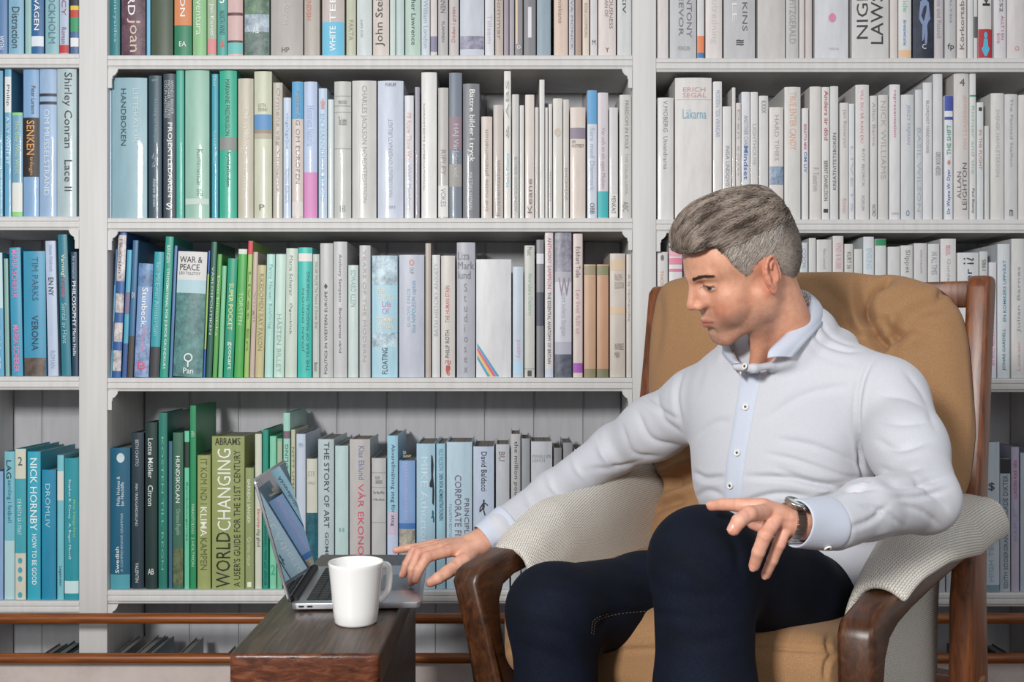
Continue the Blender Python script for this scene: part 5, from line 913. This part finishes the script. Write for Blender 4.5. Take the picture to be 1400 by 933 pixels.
# hidden body (under the clothes), coarse
f = Field((-0.05, 1.25, 0.02), (0.80, 2.15, 1.02), 0.009)
def torso(f, g=0.0, k=0.05):
    R = np.array([AX, BX, [0, 0, 1]]).T
    f.ell(J(1066, 560, 1.755), (0.160+g, 0.098+g, 0.120+g), 0, R=R)
    f.ell(J(1066, 650, 1.745), (0.142+g, 0.104+g, 0.125+g), k, R=R)
    f.cone(J(1085, 492, 1.755), SHL+np.array([-.02, 0, .012]), 0.050+g, 0.050+g, k)
    f.cone(J(1050, 496, 1.775), SHR+np.array([.02, 0, .012]), 0.046+g, 0.046+g, k)
    f.ell(J(1090, 770, 1.77), (0.150+g, 0.110+g, 0.085+g), k, R=R)
def arms(f, g=0.0, k=0.03):
    f.chain([SHL, (SHL+ELL)/2+np.array([.006, 0, 0]), ELL], [0.052+g, 0.046+g, 0.040+g], k); f.chain([ELL, ELL*0.45+WRL*0.55, WRL], [0.040+g, 0.036+g, 0.027+g], k)
    f.chain([SHR, (SHR+ELR)/2, ELR], [0.052+g, 0.045+g, 0.038+g], k); f.chain([ELR, (ELR+WRR)/2, WRR], [0.038+g, 0.032+g, 0.024+g], k)
HPR, KNR, ANR = J(985, 812, 1.86), J(757, 836, 1.52), J(772, 1215, 1.50)
HPL, KNL, ANL = J(1162, 846, 1.76), J(962, 768, 1.395), J(968, 1240, 1.33)
def legs(f, g=0.0, k=0.03):
    f.chain([HPR, HPR*.5+KNR*.5, KNR, KNR*.6+ANR*.4, ANR], [0.078+g, 0.068+g, 0.058+g, 0.052+g, 0.042+g], k)
    f.chain([HPL, HPL*.5+KNL*.5, KNL, KNL*.6+ANL*.4, ANL], [0.080+g, 0.068+g, 0.062+g, 0.056+g, 0.044+g], k)
torso(f, -0.012); arms(f, -0.012); legs(f, -0.014); f.cone(J(1078, 505, 1.755), J(1066, 455, 1.73), 0.05, 0.045, 0.03)
for A, dx in ((ANR, -0.02), (ANL, -0.01)): f.cone(A+np.array([0, .01, -.03]), np.array([A[0]+dx, A[1]-0.13, 0.045]), 0.035, 0.026, 0.02)
Vb, Qb = f.mesh(1)
Vw = Hd(Vh); Vw_all = np.concatenate([Vw, VL, VR, Vb]); n1, n2, n3 = len(Vw), len(VL), len(VR)
Qa = np.concatenate([Qh, QL+n1, QR+n1+n2, Qb+n1+n2+n3])
body = wc('body', Vw_all, Qa, M['skin']); vcol(body.data, 'Col', np.concatenate([Ch, handcol(VL, LF), handcol(VR, RF), np.tile(SKIN, (len(Vb), 1))]))
# nails
M['nail'] = mat('nail', 'd9a08c', 0.3)
def nail(tip, prev, up, r):
    t_ = tip-prev; t_ /= np.linalg.norm(t_); up = np.array(up, float); up -= t_*(up@t_); up /= np.linalg.norm(up); s_ = np.cross(t_, up)
    vs_, fs = [], []
    for i in range(6):
        for j in range(7):
            a = (j/6-.5)*1.9; l = (i/5-.5)*1.35*r; wd = r*0.70*(1-abs(i/5-.5)**3*1.6)
            vs_.append(tip-t_*r*0.05+t_*l+s_*math.sin(a)*wd+up*(r*1.0*(math.cos(a)*0.55+0.49)+0.0002-0.0012*max(0, i/5-.5)))
    for i in range(5):
        for j in range(6): fs.append((i*7+j, i*7+j+1, i*7+j+8, i*7+j+7))
    wchild(link('fingernail', mesh('nail', vs_, fs), M['nail'], man))
for (ch, rr), up in zip(LF[:4], [(-.1, -.75, .65), (-.45, -.5, .7), (-.35, -.9, .3), (-.3, -.95, .2)]): nail(ch[-1], ch[-2], up, rr[-1])
for (ch, rr), up in zip(RF, [(-.6, -.75, .35), (-.7, -.6, .3), (-.8, -.5, .35), (-.2, -.5, .8), (-.55, -.75, .35)]): nail(ch[-1], ch[-2], up, rr[-1])
# ---- hair: a cap of volume plus combed strands
RS = np.random.RandomState(4)
f = Field((-0.11, -0.14, -0.06), (0.11, 0.14, 0.19), 0.0024)
f.ell((0, -0.020, 0.044), (0.0765, 0.0965, 0.088), 0)
f.ell((0, 0.030, 0.048), (0.0688, 0.0645, 0.0605), 0.02); f.ell((0, 0.034, -0.020), (0.0625, 0.0540, 0.0685), 0.02)
f.ell((0, 0.000, 0.090), (0.066, 0.088, 0.060), 0.02)
f.ell((-0.006, 0.042, 0.110), (0.052, 0.048, 0.038), 0.02)
f.ell((-0.004, 0.070, 0.099), (0.046, 0.024, 0.025), 0.016)
f.ell((0, -0.048, 0.080), (0.064, 0.064, 0.056), 0.02)
f.ell((0, -0.060, 0.020), (0.066, 0.056, 0.075), 0.02)
# cut away the face, ears, neck
g = np.meshgrid(*[(f.lo[i]+f.h*np.arange(f.n[i])).astype(np.float32) for i in range(3)], indexing='ij', sparse=True)
X_, Y_, Z_ = g; ax_ = np.abs(X_)
hl = 0.070+0*X_                                   # hairline height as a function of y
line = np.interp(np.asarray(Y_).ravel(), [-0.14, -0.095, -0.060, -0.034, -0.012, 0.004, 0.012, 0.022, 0.032, 0.039, 0.044, 0.049, 0.062, 0.075, 0.12], [-0.075, -0.070, -0.045, -0.008, 0.034, 0.030, 0.020, 0.014, 0.030, 0.046, 0.064, 0.084, 0.090, 0.089, 0.094]).reshape(np.asarray(Y_).shape)
f.f = np.maximum(f.f, (line-Z_)*0.8+0*ax_)
Vc, Qc = f.mesh(1); Nc = normals(Vc, Qc)
m = mat('hair_mass', '6a5d51', 0.7); t = NT(m); at = t.n('ShaderNodeAttribute', attribute_name='Col'); t.col(t.mix(0.5, at.outputs['Color'], t.mix(1.0, at.outputs['Color'], t.ramp(t.noise(t.coord(), 700, 2), [(0.35, '6a6a6a'), (0.65, 'ffffff')]), 'MULTIPLY'))); t.bump(t.noise(t.coord(), 1200, 2), 0.5, 0.001); M['hair'] = m
def haircol(V):
    x, y, z = V.T; side = smooth(0.088, 0.060, z+0.35*np.clip(-0.02-y, 0, .1))*1.0
    top = np.array(lin('5d4f43')); grey = np.array(lin('b3a69b')); dark = np.array(lin('4a3f37'))
    back = smooth(-0.055, -0.09, y)[:, None]
    c = top+(grey-top)*side[:, None]; return c*(1-0.55*back)+dark*0.55*back
cap = wc('hair', Hd(Vc), Qc, M['hair']); vcol(cap.data, 'Col', haircol(Vc))
from mathutils.kdtree import KDTree
kd = KDTree(len(Vc)); [kd.insert(v, i) for i, v in enumerate(Vc)]; kd.balance()
def strands(name, N, lenf, flow, rad, lift, sel, colf, seg=6):
    idx = np.where(sel(Vc))[0]; fn = RS.choice(idx, N); P_ = Vc[fn]+RS.normal(0, .0012, (N, 3)); pts = [P_]; L = lenf(P_)*(0.6+0.8*RS.rand(N)); ph = RS.rand(N)*6.28
    cur = P_.copy()
    for s in range(1, seg):
        n = np.array([Nc[kd.find(c)[1]] for c in cur]); base = np.array([Vc[kd.find(c)[1]] for c in cur])
        d = flow(cur, ph, s/seg); d -= n*(d*n).sum(1)[:, None]; d /= np.linalg.norm(d, axis=1)[:, None]+1e-9
        cur = cur+d*(L/seg)[:, None]; off = ((cur-base)*n).sum(1); tgt = lift(P_)*math.sin(math.pi*min(1, 0.15+s/seg*0.8)); cur = cur+n*((tgt-off)*0.7)[:, None]; pts.append(cur.copy())
    pts = np.stack(pts, 1); vs_, qs, cs = [], [], []
    T = np.gradient(pts, axis=1); T /= np.linalg.norm(T, axis=2, keepdims=True)+1e-9; U = np.cross(T, np.array([.3, .2, .93])); U /= np.linalg.norm(U, axis=2, keepdims=True)+1e-9; W = np.cross(T, U)
    rr = rad*np.array([0.8, 1, 1, .9, .7, .25, .2, .2])[:seg]; ring = []
    for k in range(3):
        a = 2.094*k; ring.append(pts+(U*math.cos(a)+W*math.sin(a))*rr[None, :, None])
    V = np.stack(ring, 2).reshape(-1, 3)                        # N, seg, 3
    b = (np.arange(N)*seg*3)[:, None, None]+(np.arange(seg-1)*3)[None, :, None]+np.arange(3)[None, None, :]; b2 = (np.arange(N)*seg*3)[:, None, None]+(np.arange(seg-1)*3)[None, :, None]+((np.arange(3)+1) % 3)[None, None, :]
    Q = np.stack([b, b2, b2+3, b+3], -1).reshape(-1, 4)
    col = np.repeat(colf(P_), seg*3, axis=0)
    o = wc(name, Hd(V), Q, M['strand']); vcol(o.data, 'Col', col); o['kind'] = 'stuff'; return o
m = mat('hair_strand', '6a5d51', 0.42); t = NT(m); at = t.n('ShaderNodeAttribute', attribute_name='Col'); t.col(at.outputs['Color']); M['strand'] = m
def flow_top(p, ph, s):
    x, y, z = p.T; f_ = np.stack([0.25+0.35*np.sin(y*60+ph*.5)*.5, np.ones(len(p))*1.0, -0.15-1.2*smooth(0.06, 0.11, y)], 1)
    return f_+0.18*np.stack([np.sin(ph*3+x*90), np.sin(ph), np.sin(ph*2+y*80)], 1)
def flow_side(p, ph, s): return np.stack([0*ph, 0.55-1.3*smooth(-0.01, -0.05, p[:, 1]), -1.0+0*ph], 1)+0.25*np.stack([np.sin(ph), np.cos(ph), np.sin(2*ph)], 1)
def col_top(p):
    n = len(p); cl = 0.5+hnoise(p*np.array([1, .28, 1]), 420, 2)*0.8+0.22*hnoise(p, 90, 6)+RS.normal(0, .2, n); cl = np.clip(cl, 0, 1)[:, None]
    a, b = np.array(lin('43372f')), np.array(lin('b0a093')); return a*(1-cl)+b*cl
def col_side(p):
    n = len(p); cl = np.clip(RS.rand(n)*0.9+0.1, 0, 1)[:, None]; bk = smooth(-0.05, -0.085, p[:, 1])[:, None]
    a, b = np.array(lin('84786d')), np.array(lin('d6cdc4')); c = a*(1-cl)+b*cl; return c*(1-.6*bk)+np.array(lin('453a32'))*.6*bk
strands('hair_strands', 14000, lambda p: 0.022+0.016*smooth(0.0, 0.07, p[:, 1]), flow_top, 0.00042, lambda p: 0.0035+0.002*np.sin(p[:, 0]*150+p[:, 1]*40), lambda V: (V[:, 2] > 0.078-0.25*np.clip(V[:, 1]-0.03, 0, .1)) & (V[:, 1] > -0.10), col_top)
strands('cropped_hair', 9000, lambda p: 0.006+0*p[:, 0], flow_side, 0.00030, lambda p: 0.0006+0*p[:, 0], lambda V: (V[:, 2] <= 0.088) & (V[:, 1] < 0.055), col_side, 4)
strands('temple_hair', 2600, lambda p: 0.016+0*p[:, 0], lambda p, ph, s: np.stack([0*ph, 0.9+0*ph, -0.75+0*ph], 1)+0.2*np.stack([np.sin(ph), np.cos(ph), np.sin(2*ph)], 1), 0.00036, lambda p: 0.0016+0*p[:, 0], lambda V: (V[:, 2] > 0.045) & (V[:, 2] < 0.105) & (V[:, 1] > -0.07) & (V[:, 1] < 0.045) & (np.abs(V[:, 0]) > 0.045), col_side)
# eyebrows and lashes: short hairs on the skin
kdh = KDTree(len(Vh)); [kdh.insert(v, i) for i, v in enumerate(Vh)]; kdh.balance()
def brow():
    V, Q, n0 = [], [], 0
    for s in (-1, 1):
        for i in range(420):
            t_ = RS.rand(); x = s*(0.013+0.033*t_); z = 0.0315+0.0075*math.sin(t_*2.2)+RS.normal(0, .0012*(1-.6*t_)); y = 0.10-0.028*t_
            co, ix, d = kdh.find((x, y, z)); n = Nh[ix]; p = np.array(co); dr = np.array([s*(0.8), -0.3, 0.45-0.9*t_])+RS.normal(0, .15, 3); dr -= n*(dr@n); dr /= np.linalg.norm(dr); q = p+dr*0.0065+n*0.0008; p = p+n*0.0002
            w_ = np.cross(dr, n)*0.00028; V += [p-w_, p+w_, q+w_*.3, q-w_*.3, p+n*.0003]; Q.append((n0, n0+1, n0+2, n0+3)); n0 += 5
    for s in (-1, 1):
        for i in range(34):
            t_ = i/33*2-1; x = s*(0.0305-0.0145*t_*-1*-1); xx = -0.0305+0.0145*t_; x = xx if s < 0 else -xx; z = 0.0166+0.0022*(1-t_*t_)-0.0006*t_
            co, ix, d = kdh.find((x, 0.086, z-0.0006)); p = np.array(co); q = p+np.array([-0.0015*t_*-s*0, 0.0055, -0.0022])+RS.normal(0, .0004, 3); w_ = np.array([0.00022, 0, 0]); V += [p-w_, p+w_, q+w_*.2, q-w_*.2, p]; Q.append((n0, n0+1, n0+2, n0+3)); n0 += 5
    o = wc('eyebrows', Hd(np.array(V)), np.array(Q), M['strand']); vcol(o.data, 'Col', np.tile(np.array(lin('4a382c')), (len(V), 1)))
brow()
# ---- clothes
from mathutils.bvhtree import BVHTree
f = Field((-0.09, 1.20, 0.50), (0.72, 2.10, 1.00), 0.0030)
G = 0.010
torso(f, G, 0.045)
f.chain([SHL, (SHL+ELL)/2+np.array([.001, 0, 0]), ELL+np.array([.001, 0, 0])], [0.060, 0.054, 0.049], 0.03)
f.chain([ELL, ELL*0.5+WRL*0.5, J(1140, 717, 1.315)], [0.047, 0.039, 0.034], 0.015)
f.chain([J(1120, 790, 1.70), J(1165, 800, 1.66), J(1200, 790, 1.66)], [0.055, 0.058, 0.050], 0.03)
f.chain([SHR, (SHR+ELR)/2, ELR], [0.062, 0.054, 0.048], 0.04); f.chain([ELR, (ELR+WRR)/2, J(682, 722, 1.872)], [0.048, 0.039, 0.030], 0.02)
f.ell(J(1130, 470, 1.78), (0.05, 0.06, 0.03), 0.04)
f.chain([J(*b)-np.array([0, 0, .012]) for b in ((1100, 470, 1.665), (1113, 456, 1.680), (1124, 442, 1.712), (1126, 433, 1.755), (1112, 428, 1.805), (1075, 432, 1.835), (1030, 450, 1.830), (1000, 468, 1.795), (992, 482, 1.75))], [.006]+[.010]*7+[.007], 0.022)
f.cone(J(1105, 448, 1.74), J(1075, 480, 1.70), 0.040, 0.050, 0.02)
f.cone(J(1070, 430, 1.735), J(1062, 466, 1.715), 0.050, 0.044, 0.004, 's')             # neck hole
f.cone(J(1058, 470, 1.69), J(1031, 494, 1.632), 0.036, 0.013, 0.004, 's')
f.cone(J(1054, 503, 1.655), J(1074, 492, 1.655), 0.008, 0.014, 0.012)
f.chain([J(1006, 502, 1.655), J(1030, 504, 1.632), J(1054, 500, 1.645)], [.006, .006, .006], 0.010)
V, Q = f.mesh(1)
FOLDS = [  # chest and belly
 ([(1045, 575), (1100, 540), (1170, 525)], 8, 2.5), ([(1060, 600), (1120, 612), (1185, 640)], 6, 3), ([(1060, 640), (1120, 662), (1190, 655)], 7, 4), ([(1020, 652), (1080, 655), (1150, 668), (1200, 668)], 5, 5),
 ([(1010, 690), (1060, 676), (1110, 680)], 5, 3.5), ([(945, 645), (965, 655), (992, 652)], 5, 5), ([(950, 600), (975, 580), (1000, 575)], 7, 2.5), ([(940, 690), (965, 672), (990, 678)], 6, 3.5), ([(1045, 620), (1090, 630), (1150, 650), (1195, 655)], 4, 2.5),
 ([(1100, 690), (1150, 672), (1200, 660)], 5, 3), ([(1040, 540), (1080, 515), (1130, 500)], 9, 2),
 ([(1110, 440), (1120, 465), (1150, 478), (1180, 480)], 5, 3), ([(1120, 440), (1140, 462), (1175, 475)], 4, 2.5), ([(1100, 470), (1130, 490), (1170, 500)], 6, 2),
 # armhole seam and sleeve, viewer's right
 ([(1195, 488), (1180, 520), (1173, 570), (1178, 640), (1190, 660)], 4, 4, 2.5), ([(1200, 640), (1225, 645), (1260, 640)], 6, 4), ([(1195, 600), (1230, 615), (1275, 600)], 7, 3.5), ([(1190, 570), (1230, 580), (1280, 575)], 8, 2.5), ([(1200, 655), (1240, 665), (1300, 650)], 7, 4.5), ([(1215, 680), (1255, 680), (1300, 668)], 5, 3.5),
 ([(1200, 540), (1240, 545), (1270, 560)], 8, 2.5), ([(1175, 690), (1210, 700), (1235, 722)], 5, 4), ([(1160, 722), (1190, 712), (1215, 690)], 5, 4), ([(1230, 690), (1262, 700), (1285, 720)], 5, 3.5), ([(1170, 745), (1210, 735), (1240, 728)], 4, 2.5), ([(1235, 505), (1262, 540), (1280, 590)], 7, 2.5), ([(1245, 650), (1280, 680), (1300, 700)], 6, 3),
 # sleeve, viewer's left
 ([(935, 500), (925, 540), (932, 585)], 5, 3, 2), ([(870, 560), (890, 600), (935, 612)], 7, 4), ([(895, 520), (905, 570), (938, 598)], 7, 3.5), ([(850, 580), (865, 620), (905, 625)], 6, 3.5), ([(815, 590), (825, 625), (860, 650)], 6, 3), ([(780, 615), (790, 645), (815, 665)], 6, 2.5), ([(745, 640), (755, 668), (775, 685)], 6, 2.5), ([(870, 535), (900, 560), (930, 575)], 5, 2.5), ([(715, 665), (725, 690), (740, 700)], 6, 2), ([(800, 640), (840, 640), (880, 630)], 5, 3), ([(920, 480), (905, 510), (900, 540)], 6, 2.5), ([(950, 470), (960, 500), (950, 540)], 7, 2)]
V = creases(V, Q, [((a[0], a[1]*0.8, a[2]*(0.72 if a[1] >= 6 else 1.0)*(0.6 if (a[0][0][0] > 1150 and a[0][0][1] > 670) else 1.0))+tuple(a[3:4])) for a in FOLDS]+[(a[0], 2.4, a[2]*0.6, 0.2) for a in FOLDS if a[2] >= 2.5])
M['shirt'] = cloth('pale_blue_shirt_cloth', 'b9bbc3', 'd5d6dc', 1500, 0.75, 0.15, 0.15)
t = NT(M['shirt']); 
for n_ in list(M['shirt'].node_tree.nodes):
    if n_.bl_idname == 'ShaderNodeValToRGB' and n_.color_ramp.elements[1].position > 0.72: n_.color_ramp.elements[1].color = (0.06, 0.06, 0.06, 1)
shirt = wc('shirt', V, Q, M['shirt'])
shirt_bvh = BVHTree.FromPolygons([tuple(v) for v in V], [tuple(q) for q in Q.tolist()])
def onto(u, v, off, bvh=None):
    d = Vector(((u-700)/F, 1, -(v-HOR)/F)).normalized(); h = (bvh or shirt_bvh).ray_cast(Vector((0, 0, CH)), d)
    if h[0] is None: return None, None
    n = h[1]; n = n if n.dot(d) < 0 else -n
    return np.array(h[0]+n*off), np.array(n)
M['placket'] = cloth('shirt_placket_cloth', 'bcc3d3', 'd0d5e2', 1500, 0.7, 0.1, 0.1)
def ribbon(name, lefts, rights, m, off=0.002, n=60, w=8):
    L = np.array(spline([(a, b, 0) for a, b in lefts], 12)); R = np.array(spline([(a, b, 0) for a, b in rights], 12)); k = min(len(L), len(R)); pts = []; last = None
    for i in range(k):
        for j in range(w+1):
            q = L[i]*(1-j/w)+R[i]*j/w; e = off*min(1, 0.15+min(j, w-j)); p, _ = onto(q[0], q[1], e)
            if p is None: p = last
            last = p; pts.append(p)
    fs = [(i*(w+1)+j, i*(w+1)+j+1, (i+1)*(w+1)+j+1, (i+1)*(w+1)+j) for i in range(k-1) for j in range(w)]
    return wchild(link(name, mesh(name, pts, fs), m, man))
ribbon('placket', [(1013, 510), (1007, 550), (1000, 594), (993, 633), (989, 688)], [(1043, 508), (1033, 550), (1025, 594), (1018, 633), (1013, 690)], M['placket'])
M['button'] = mat('white_shirt_button', 'eceae6', 0.3); M['thread'] = mat('dark_button_thread', '2e2a28', 0.8)
def button(p, n, r=0.0055):
    z = Vector(n).to_track_quat('Z', 'Y').to_matrix().to_4x4(); z.translation = Vector(p)
    vs_, fs = lathe([(0, .0006), (r*.55, .0006), (r*.62, .0014), (r*.92, .0016), (r, .0008), (r, -.0006), (0, -.0006)], 20)
    o = link('button', mesh('button', [z@Vector(v) for v in vs_], fs), M['button'], man); wchild(o)
    bm = bmesh.new(); box_bm(bm, (-r*.35, -r*.12, .0006), (r*.35, r*.12, .0018)); box_bm(bm, (-r*.12, -r*.35, .0006), (r*.12, r*.35, .0018)); bm.transform(z)
    q = link('button_thread', bm_mesh(bm), M['thread'], o)
for u, v in ((1021, 502), (1020.6, 557), (1009.4, 619.5), (999.8, 664)):
    p, n = onto(u, v, 0.0042)
    if p is not None: button(p, n)
# collar: stand and turned-down flap, stations run from the near front, round the nape, to the far front
ST = [((1049, 490, 1.618), (1083, 489, 1.628)), ((1052, 479, 1.622), (1088, 484, 1.632)), ((1069, 462, 1.640), (1101, 468, 1.640)), ((1088, 443, 1.662), (1116, 452, 1.665)), ((1103, 424, 1.690), (1126, 440, 1.700)), ((1109, 409, 1.725), (1128, 432, 1.745)), ((1100, 398, 1.775), (1116, 424, 1.800)), ((1070, 400, 1.810), (1075, 428, 1.835)), ((1035, 418, 1.815), (1030, 446, 1.835)), ((1008, 445, 1.785), (998, 465, 1.800)), ((998, 468, 1.740), (988, 482, 1.748)), ((1004, 488, 1.680), (996, 494, 1.690)), ((1012, 497, 1.650), (1004, 500, 1.655))]
T_ = np.array(spline([P(*a) for a, b in ST], 5)); B_ = np.array(spline([P(*b) for a, b in ST], 5)); cn = T_.mean(0)
V, fs, K = [], [], 8
for a, b in zip(T_, B_):
    out = (a-cn); out[2] = 0; out /= np.linalg.norm(out)+1e-9
    for j in range(K):
        s = j/(K-1); V.append(a*(1-s)+b*s+out*0.006*math.sin(math.pi*min(1, s*1.15))+np.array([0, 0, 0.002*math.sin(math.pi*s)]))
fs = [(i*K+j, i*K+j+1, (i+1)*K+j+1, (i+1)*K+j) for i in range(len(T_)-1) for j in range(K-1)]
o = wchild(link('collar', mesh('collar', V, fs), M['placket'], man)); s_ = o.modifiers.new('t', 'SOLIDIFY'); s_.thickness = 0.0022; s_.offset = 0
m = mat('patterned_collar_lining', 'e6e4e4', 0.8); t = NT(m); vo = t.n('ShaderNodeTexVoronoi'); vo.inputs['Scale'].default_value = 260; t.l(t.coord(), vo.inputs['Vector']); t.col(t.ramp(vo.outputs['Distance'], [(0.32, '3a3848'), (0.45, 'e8e4e2')])); M['lining'] = m
V = []
for a, b in list(zip(T_, B_))[24:]:
    inn = cn-a; inn[2] = 0; inn /= np.linalg.norm(inn)+1e-9
    for j in range(5): s = j/4; V.append(a+inn*(0.0022+0.0045*s*0)+np.array([0, 0, -0.020*s-0.0005]))
fs = [(i*5+j, i*5+j+1, (i+1)*5+j+1, (i+1)*5+j) for i in range(len(T_)-25) for j in range(4)]
o = wchild(link('collar_lining', mesh('lining', V, fs), M['lining'], man)); s_ = o.modifiers.new('t', 'SOLIDIFY'); s_.thickness = 0.0015; s_.offset = 0
# cuffs
def cuff(a, b, ra, rb, btn=None, flat=1.0):
    t_ = b-a; n = 28; vs_, fs = [], []; ax = Vector(t_).normalized(); u = ax.orthogonal().normalized(); w_ = ax.cross(u)
    prof = [(0, ra*0.9), (0.0, ra), (0.08, ra*1.02), (0.5, (ra+rb)/2*1.01), (0.95, rb*1.03), (1.0, rb), (1.0, rb-.003), (0.6, rb*0.9)]
    for s, r in prof:
        for k in range(n): q = 2*math.pi*k/n; rr = r*(1+0.03*math.sin(3*q+s*4)); vs_.append(Vector(a)+ax*s*float(np.linalg.norm(t_))+(u*math.cos(q)+w_*math.sin(q))*rr)
    for i in range(len(prof)-1):
        for k in range(n): fs.append((i*n+k, i*n+(k+1) % n, (i+1)*n+(k+1) % n, (i+1)*n+k))
    me = mesh('cuff', vs_, fs); o = wchild(link('cuff', me, M['placket'], man)); o.modifiers.new('s', 'SUBSURF').render_levels = 2
    return BVHTree.FromPolygons(vs_, fs)
bv = cuff(J(1134, 717, 1.312), J(1086, 715, 1.278), 0.0350, 0.0300); cuff(J(696, 712, 1.885), J(661, 738, 1.864), 0.0325, 0.0300)
p, n = onto(1131, 748, 0.0022, bv)
if p is not None: button(p, n, 0.0050)
# ---- jeans
f = Field((-0.02, 1.22, 0.10), (0.72, 2.06, 0.76), 0.0042)
legs(f, 0.008, 0.028); f.ell(J(1075, 815, 1.80), (0.155, 0.125, 0.085), 0.04, R=np.array([AX, BX, [0, 0, 1]]).T)
V, Q = f.mesh(1)
V = creases(V, Q, [([(700, 815), (760, 825), (810, 860)], 8, 3), ([(715, 800), (780, 800), (850, 835)], 9, 2.5), ([(735, 855), (790, 875), (820, 915)], 8, 2.5), ([(820, 870), (830, 845), (880, 838), (960, 848)], 5, 3), ([(810, 800), (870, 815), (900, 840)], 9, 2), ([(840, 775), (890, 795), (905, 830)], 8, 2),
   ([(985, 720), (1005, 745), (1012, 790)], 6, 3.5), ([(960, 770), (1000, 795), (1025, 830)], 7, 3), ([(925, 730), (940, 760), (985, 770)], 8, 2), ([(900, 800), (940, 815), (1000, 812)], 9, 1.8), ([(905, 870), (960, 880), (1020, 865)], 9, 1.8), ([(705, 880), (760, 900), (810, 930)], 9, 1.8)])
m = mat('dark_denim', '080d18', 0.85); t = NT(m); v = t.coord(); f1 = t.noise(t.coord((1, 1, 0.25)), 900, 2, 0.8); f2 = t.noise(v, 14, 4, 0.6)
c = t.mix(t.ramp(f2, [(0.35, '000000'), (0.72, 'b0b0b0')]), t.ramp(f1, [(0.3, '05080f'), (0.7, '0b1220')]), t.ramp(f1, [(0.3, '0b1222'), (0.7, '17233f')])); t.col(c); t.bump(f1, 0.35, 0.0006); M['denim'] = m
m.node_tree.nodes['Principled BSDF'].inputs['Sheen Weight'].default_value = 0.0; m.node_tree.nodes['Principled BSDF'].inputs['Specular IOR Level'].default_value = 0.2
jeans = wc('jeans', V, Q, M['denim']); jb = BVHTree.FromPolygons([tuple(v) for v in V], [tuple(q) for q in Q.tolist()])
M['stitch'] = mat('tan_seam_thread', '9a8468', 0.8)
sv, sf = [], []
for line in ([(811, 868), (815, 850), (835, 842), (860, 838), (884, 836)], [(820, 933), (818, 905), (822, 885)], [(808, 866), (812, 848), (832, 839)]):
    pts = spline([(a, b, 0) for a, b in line], 10)
    for i in range(0, len(pts)-1, 2):
        a, na = onto(pts[i][0], pts[i][1], 0.0008, jb); b, nb_ = onto(pts[i+1][0], pts[i+1][1], 0.0008, jb)
        if a is None or b is None or np.linalg.norm(a-b) > 0.02: continue
        d = (b-a); s = np.cross(d, na); s = s/(np.linalg.norm(s)+1e-9)*0.0004; k = len(sv); sv += [a-s, a+s, b+s, b-s]; sf.append((k, k+1, k+2, k+3))
if sf: wchild(link('stitching', mesh('stitch', sv, sf), M['stitch'], man))['kind'] = 'stuff'
# shoes
M['shoe'] = mat('dark_leather_shoe', '1c1714', 0.35)
for A in (ANR, ANL):
    f = Field((A[0]-.08, A[1]-.24, 0), (A[0]+.08, A[1]+.10, .20), 0.005); f.chain([(A[0], A[1]+.03, .045), (A[0]-.005, A[1]-.07, .045), (A[0]-.015, A[1]-.16, .036)], [.042, .042, .034], .02); f.cone((A[0], A[1]+.01, .05), (A[0], A[1], .11), .04, .042, .02)
    f.halfspace((0, 0, 0.004), (0, 0, -1)); V, Q = f.mesh(1); wc('shoe', V, Q, M['shoe'])
# ---- wristwatch on the left wrist
wt = empty('wristwatch', tuple(J(1078, 716, 1.286))); tag(wt, 'steel wristwatch with a pale dial on the wrist resting on the knee', 'watch')
M['steel'] = mat('brushed_steel', 'b9b6b0', 0.25, 1.0); M['dial'] = mat('pale_watch_dial', 'c9cfcc', 0.2, 0.2); M['wglass'] = mat('watch_glass', 'ffffff', 0.02, 0, Transmission_Weight=1.0, IOR=1.45, Alpha=0.25)
ax = Vector(J(1135, 716, 1.32)-J(1080, 711, 1.283)).normalized(); upv = Vector((-0.42, -0.52, 0.75)); upv = (upv-ax*upv.dot(ax)).normalized(); sd = ax.cross(upv)
WR = 0.0242
def wpt(a, x, r): return (upv*math.cos(a)+sd*math.sin(a)*0.86)*r+ax*x
N_ = 26
for k in range(N_):
    a0, a1 = 2*math.pi*(k+.06)/N_, 2*math.pi*(k+.94)/N_
    if a0 < 0.42 or a1 > 2*math.pi-0.42: continue
    vs_ = [wpt(a, x, r) for a in (a0, a1) for x in (-.007, .007) for r in (WR, WR+.0024)]
    link('band_link', mesh('link', vs_, [(0, 1, 3, 2), (4, 6, 7, 5), (0, 4, 5, 1), (2, 3, 7, 6), (1, 5, 7, 3), (0, 2, 6, 4)]), M['steel'], wt, False)
zz = Matrix((sd, ax, upv)).transposed().to_4x4(); zz.translation = upv*(WR+0.001)
def wl(name, prof, m, n=40): vs_, fs = lathe(prof, n); return link(name, mesh(name, [zz@Vector(v) for v in vs_], fs), m, wt)
wl('case', [(0, -.001), (.0130, -.001), (.0148, .001), (.0150, .004), (.0142, .0058), (.0124, .0064), (.0120, .0052), (0, .0052)], M['steel'])
wl('dial', [(0, .0056), (.0119, .0056), (.0119, .0054)], M['dial'])
bm = bmesh.new(); box_bm(bm, (-.0004, -.001, .0058), (.0004, .008, .0061)); box_bm(bm, (-.0006, -.0006, .0058), (.0060, .0006, .0061)); bm.transform(zz); link('hand', bm_mesh(bm), M['thread'], wt)
bm = bmesh.new(); bmesh.ops.create_cone(bm, cap_ends=True, segments=12, radius1=.0022, radius2=.0022, depth=.003, matrix=Matrix.Translation((0.0162, 0, .003))@Matrix.Rotation(math.pi/2, 4, 'Y')); bm.transform(zz); link('crown', sharp(bm_mesh(bm)), M['steel'], wt, False)
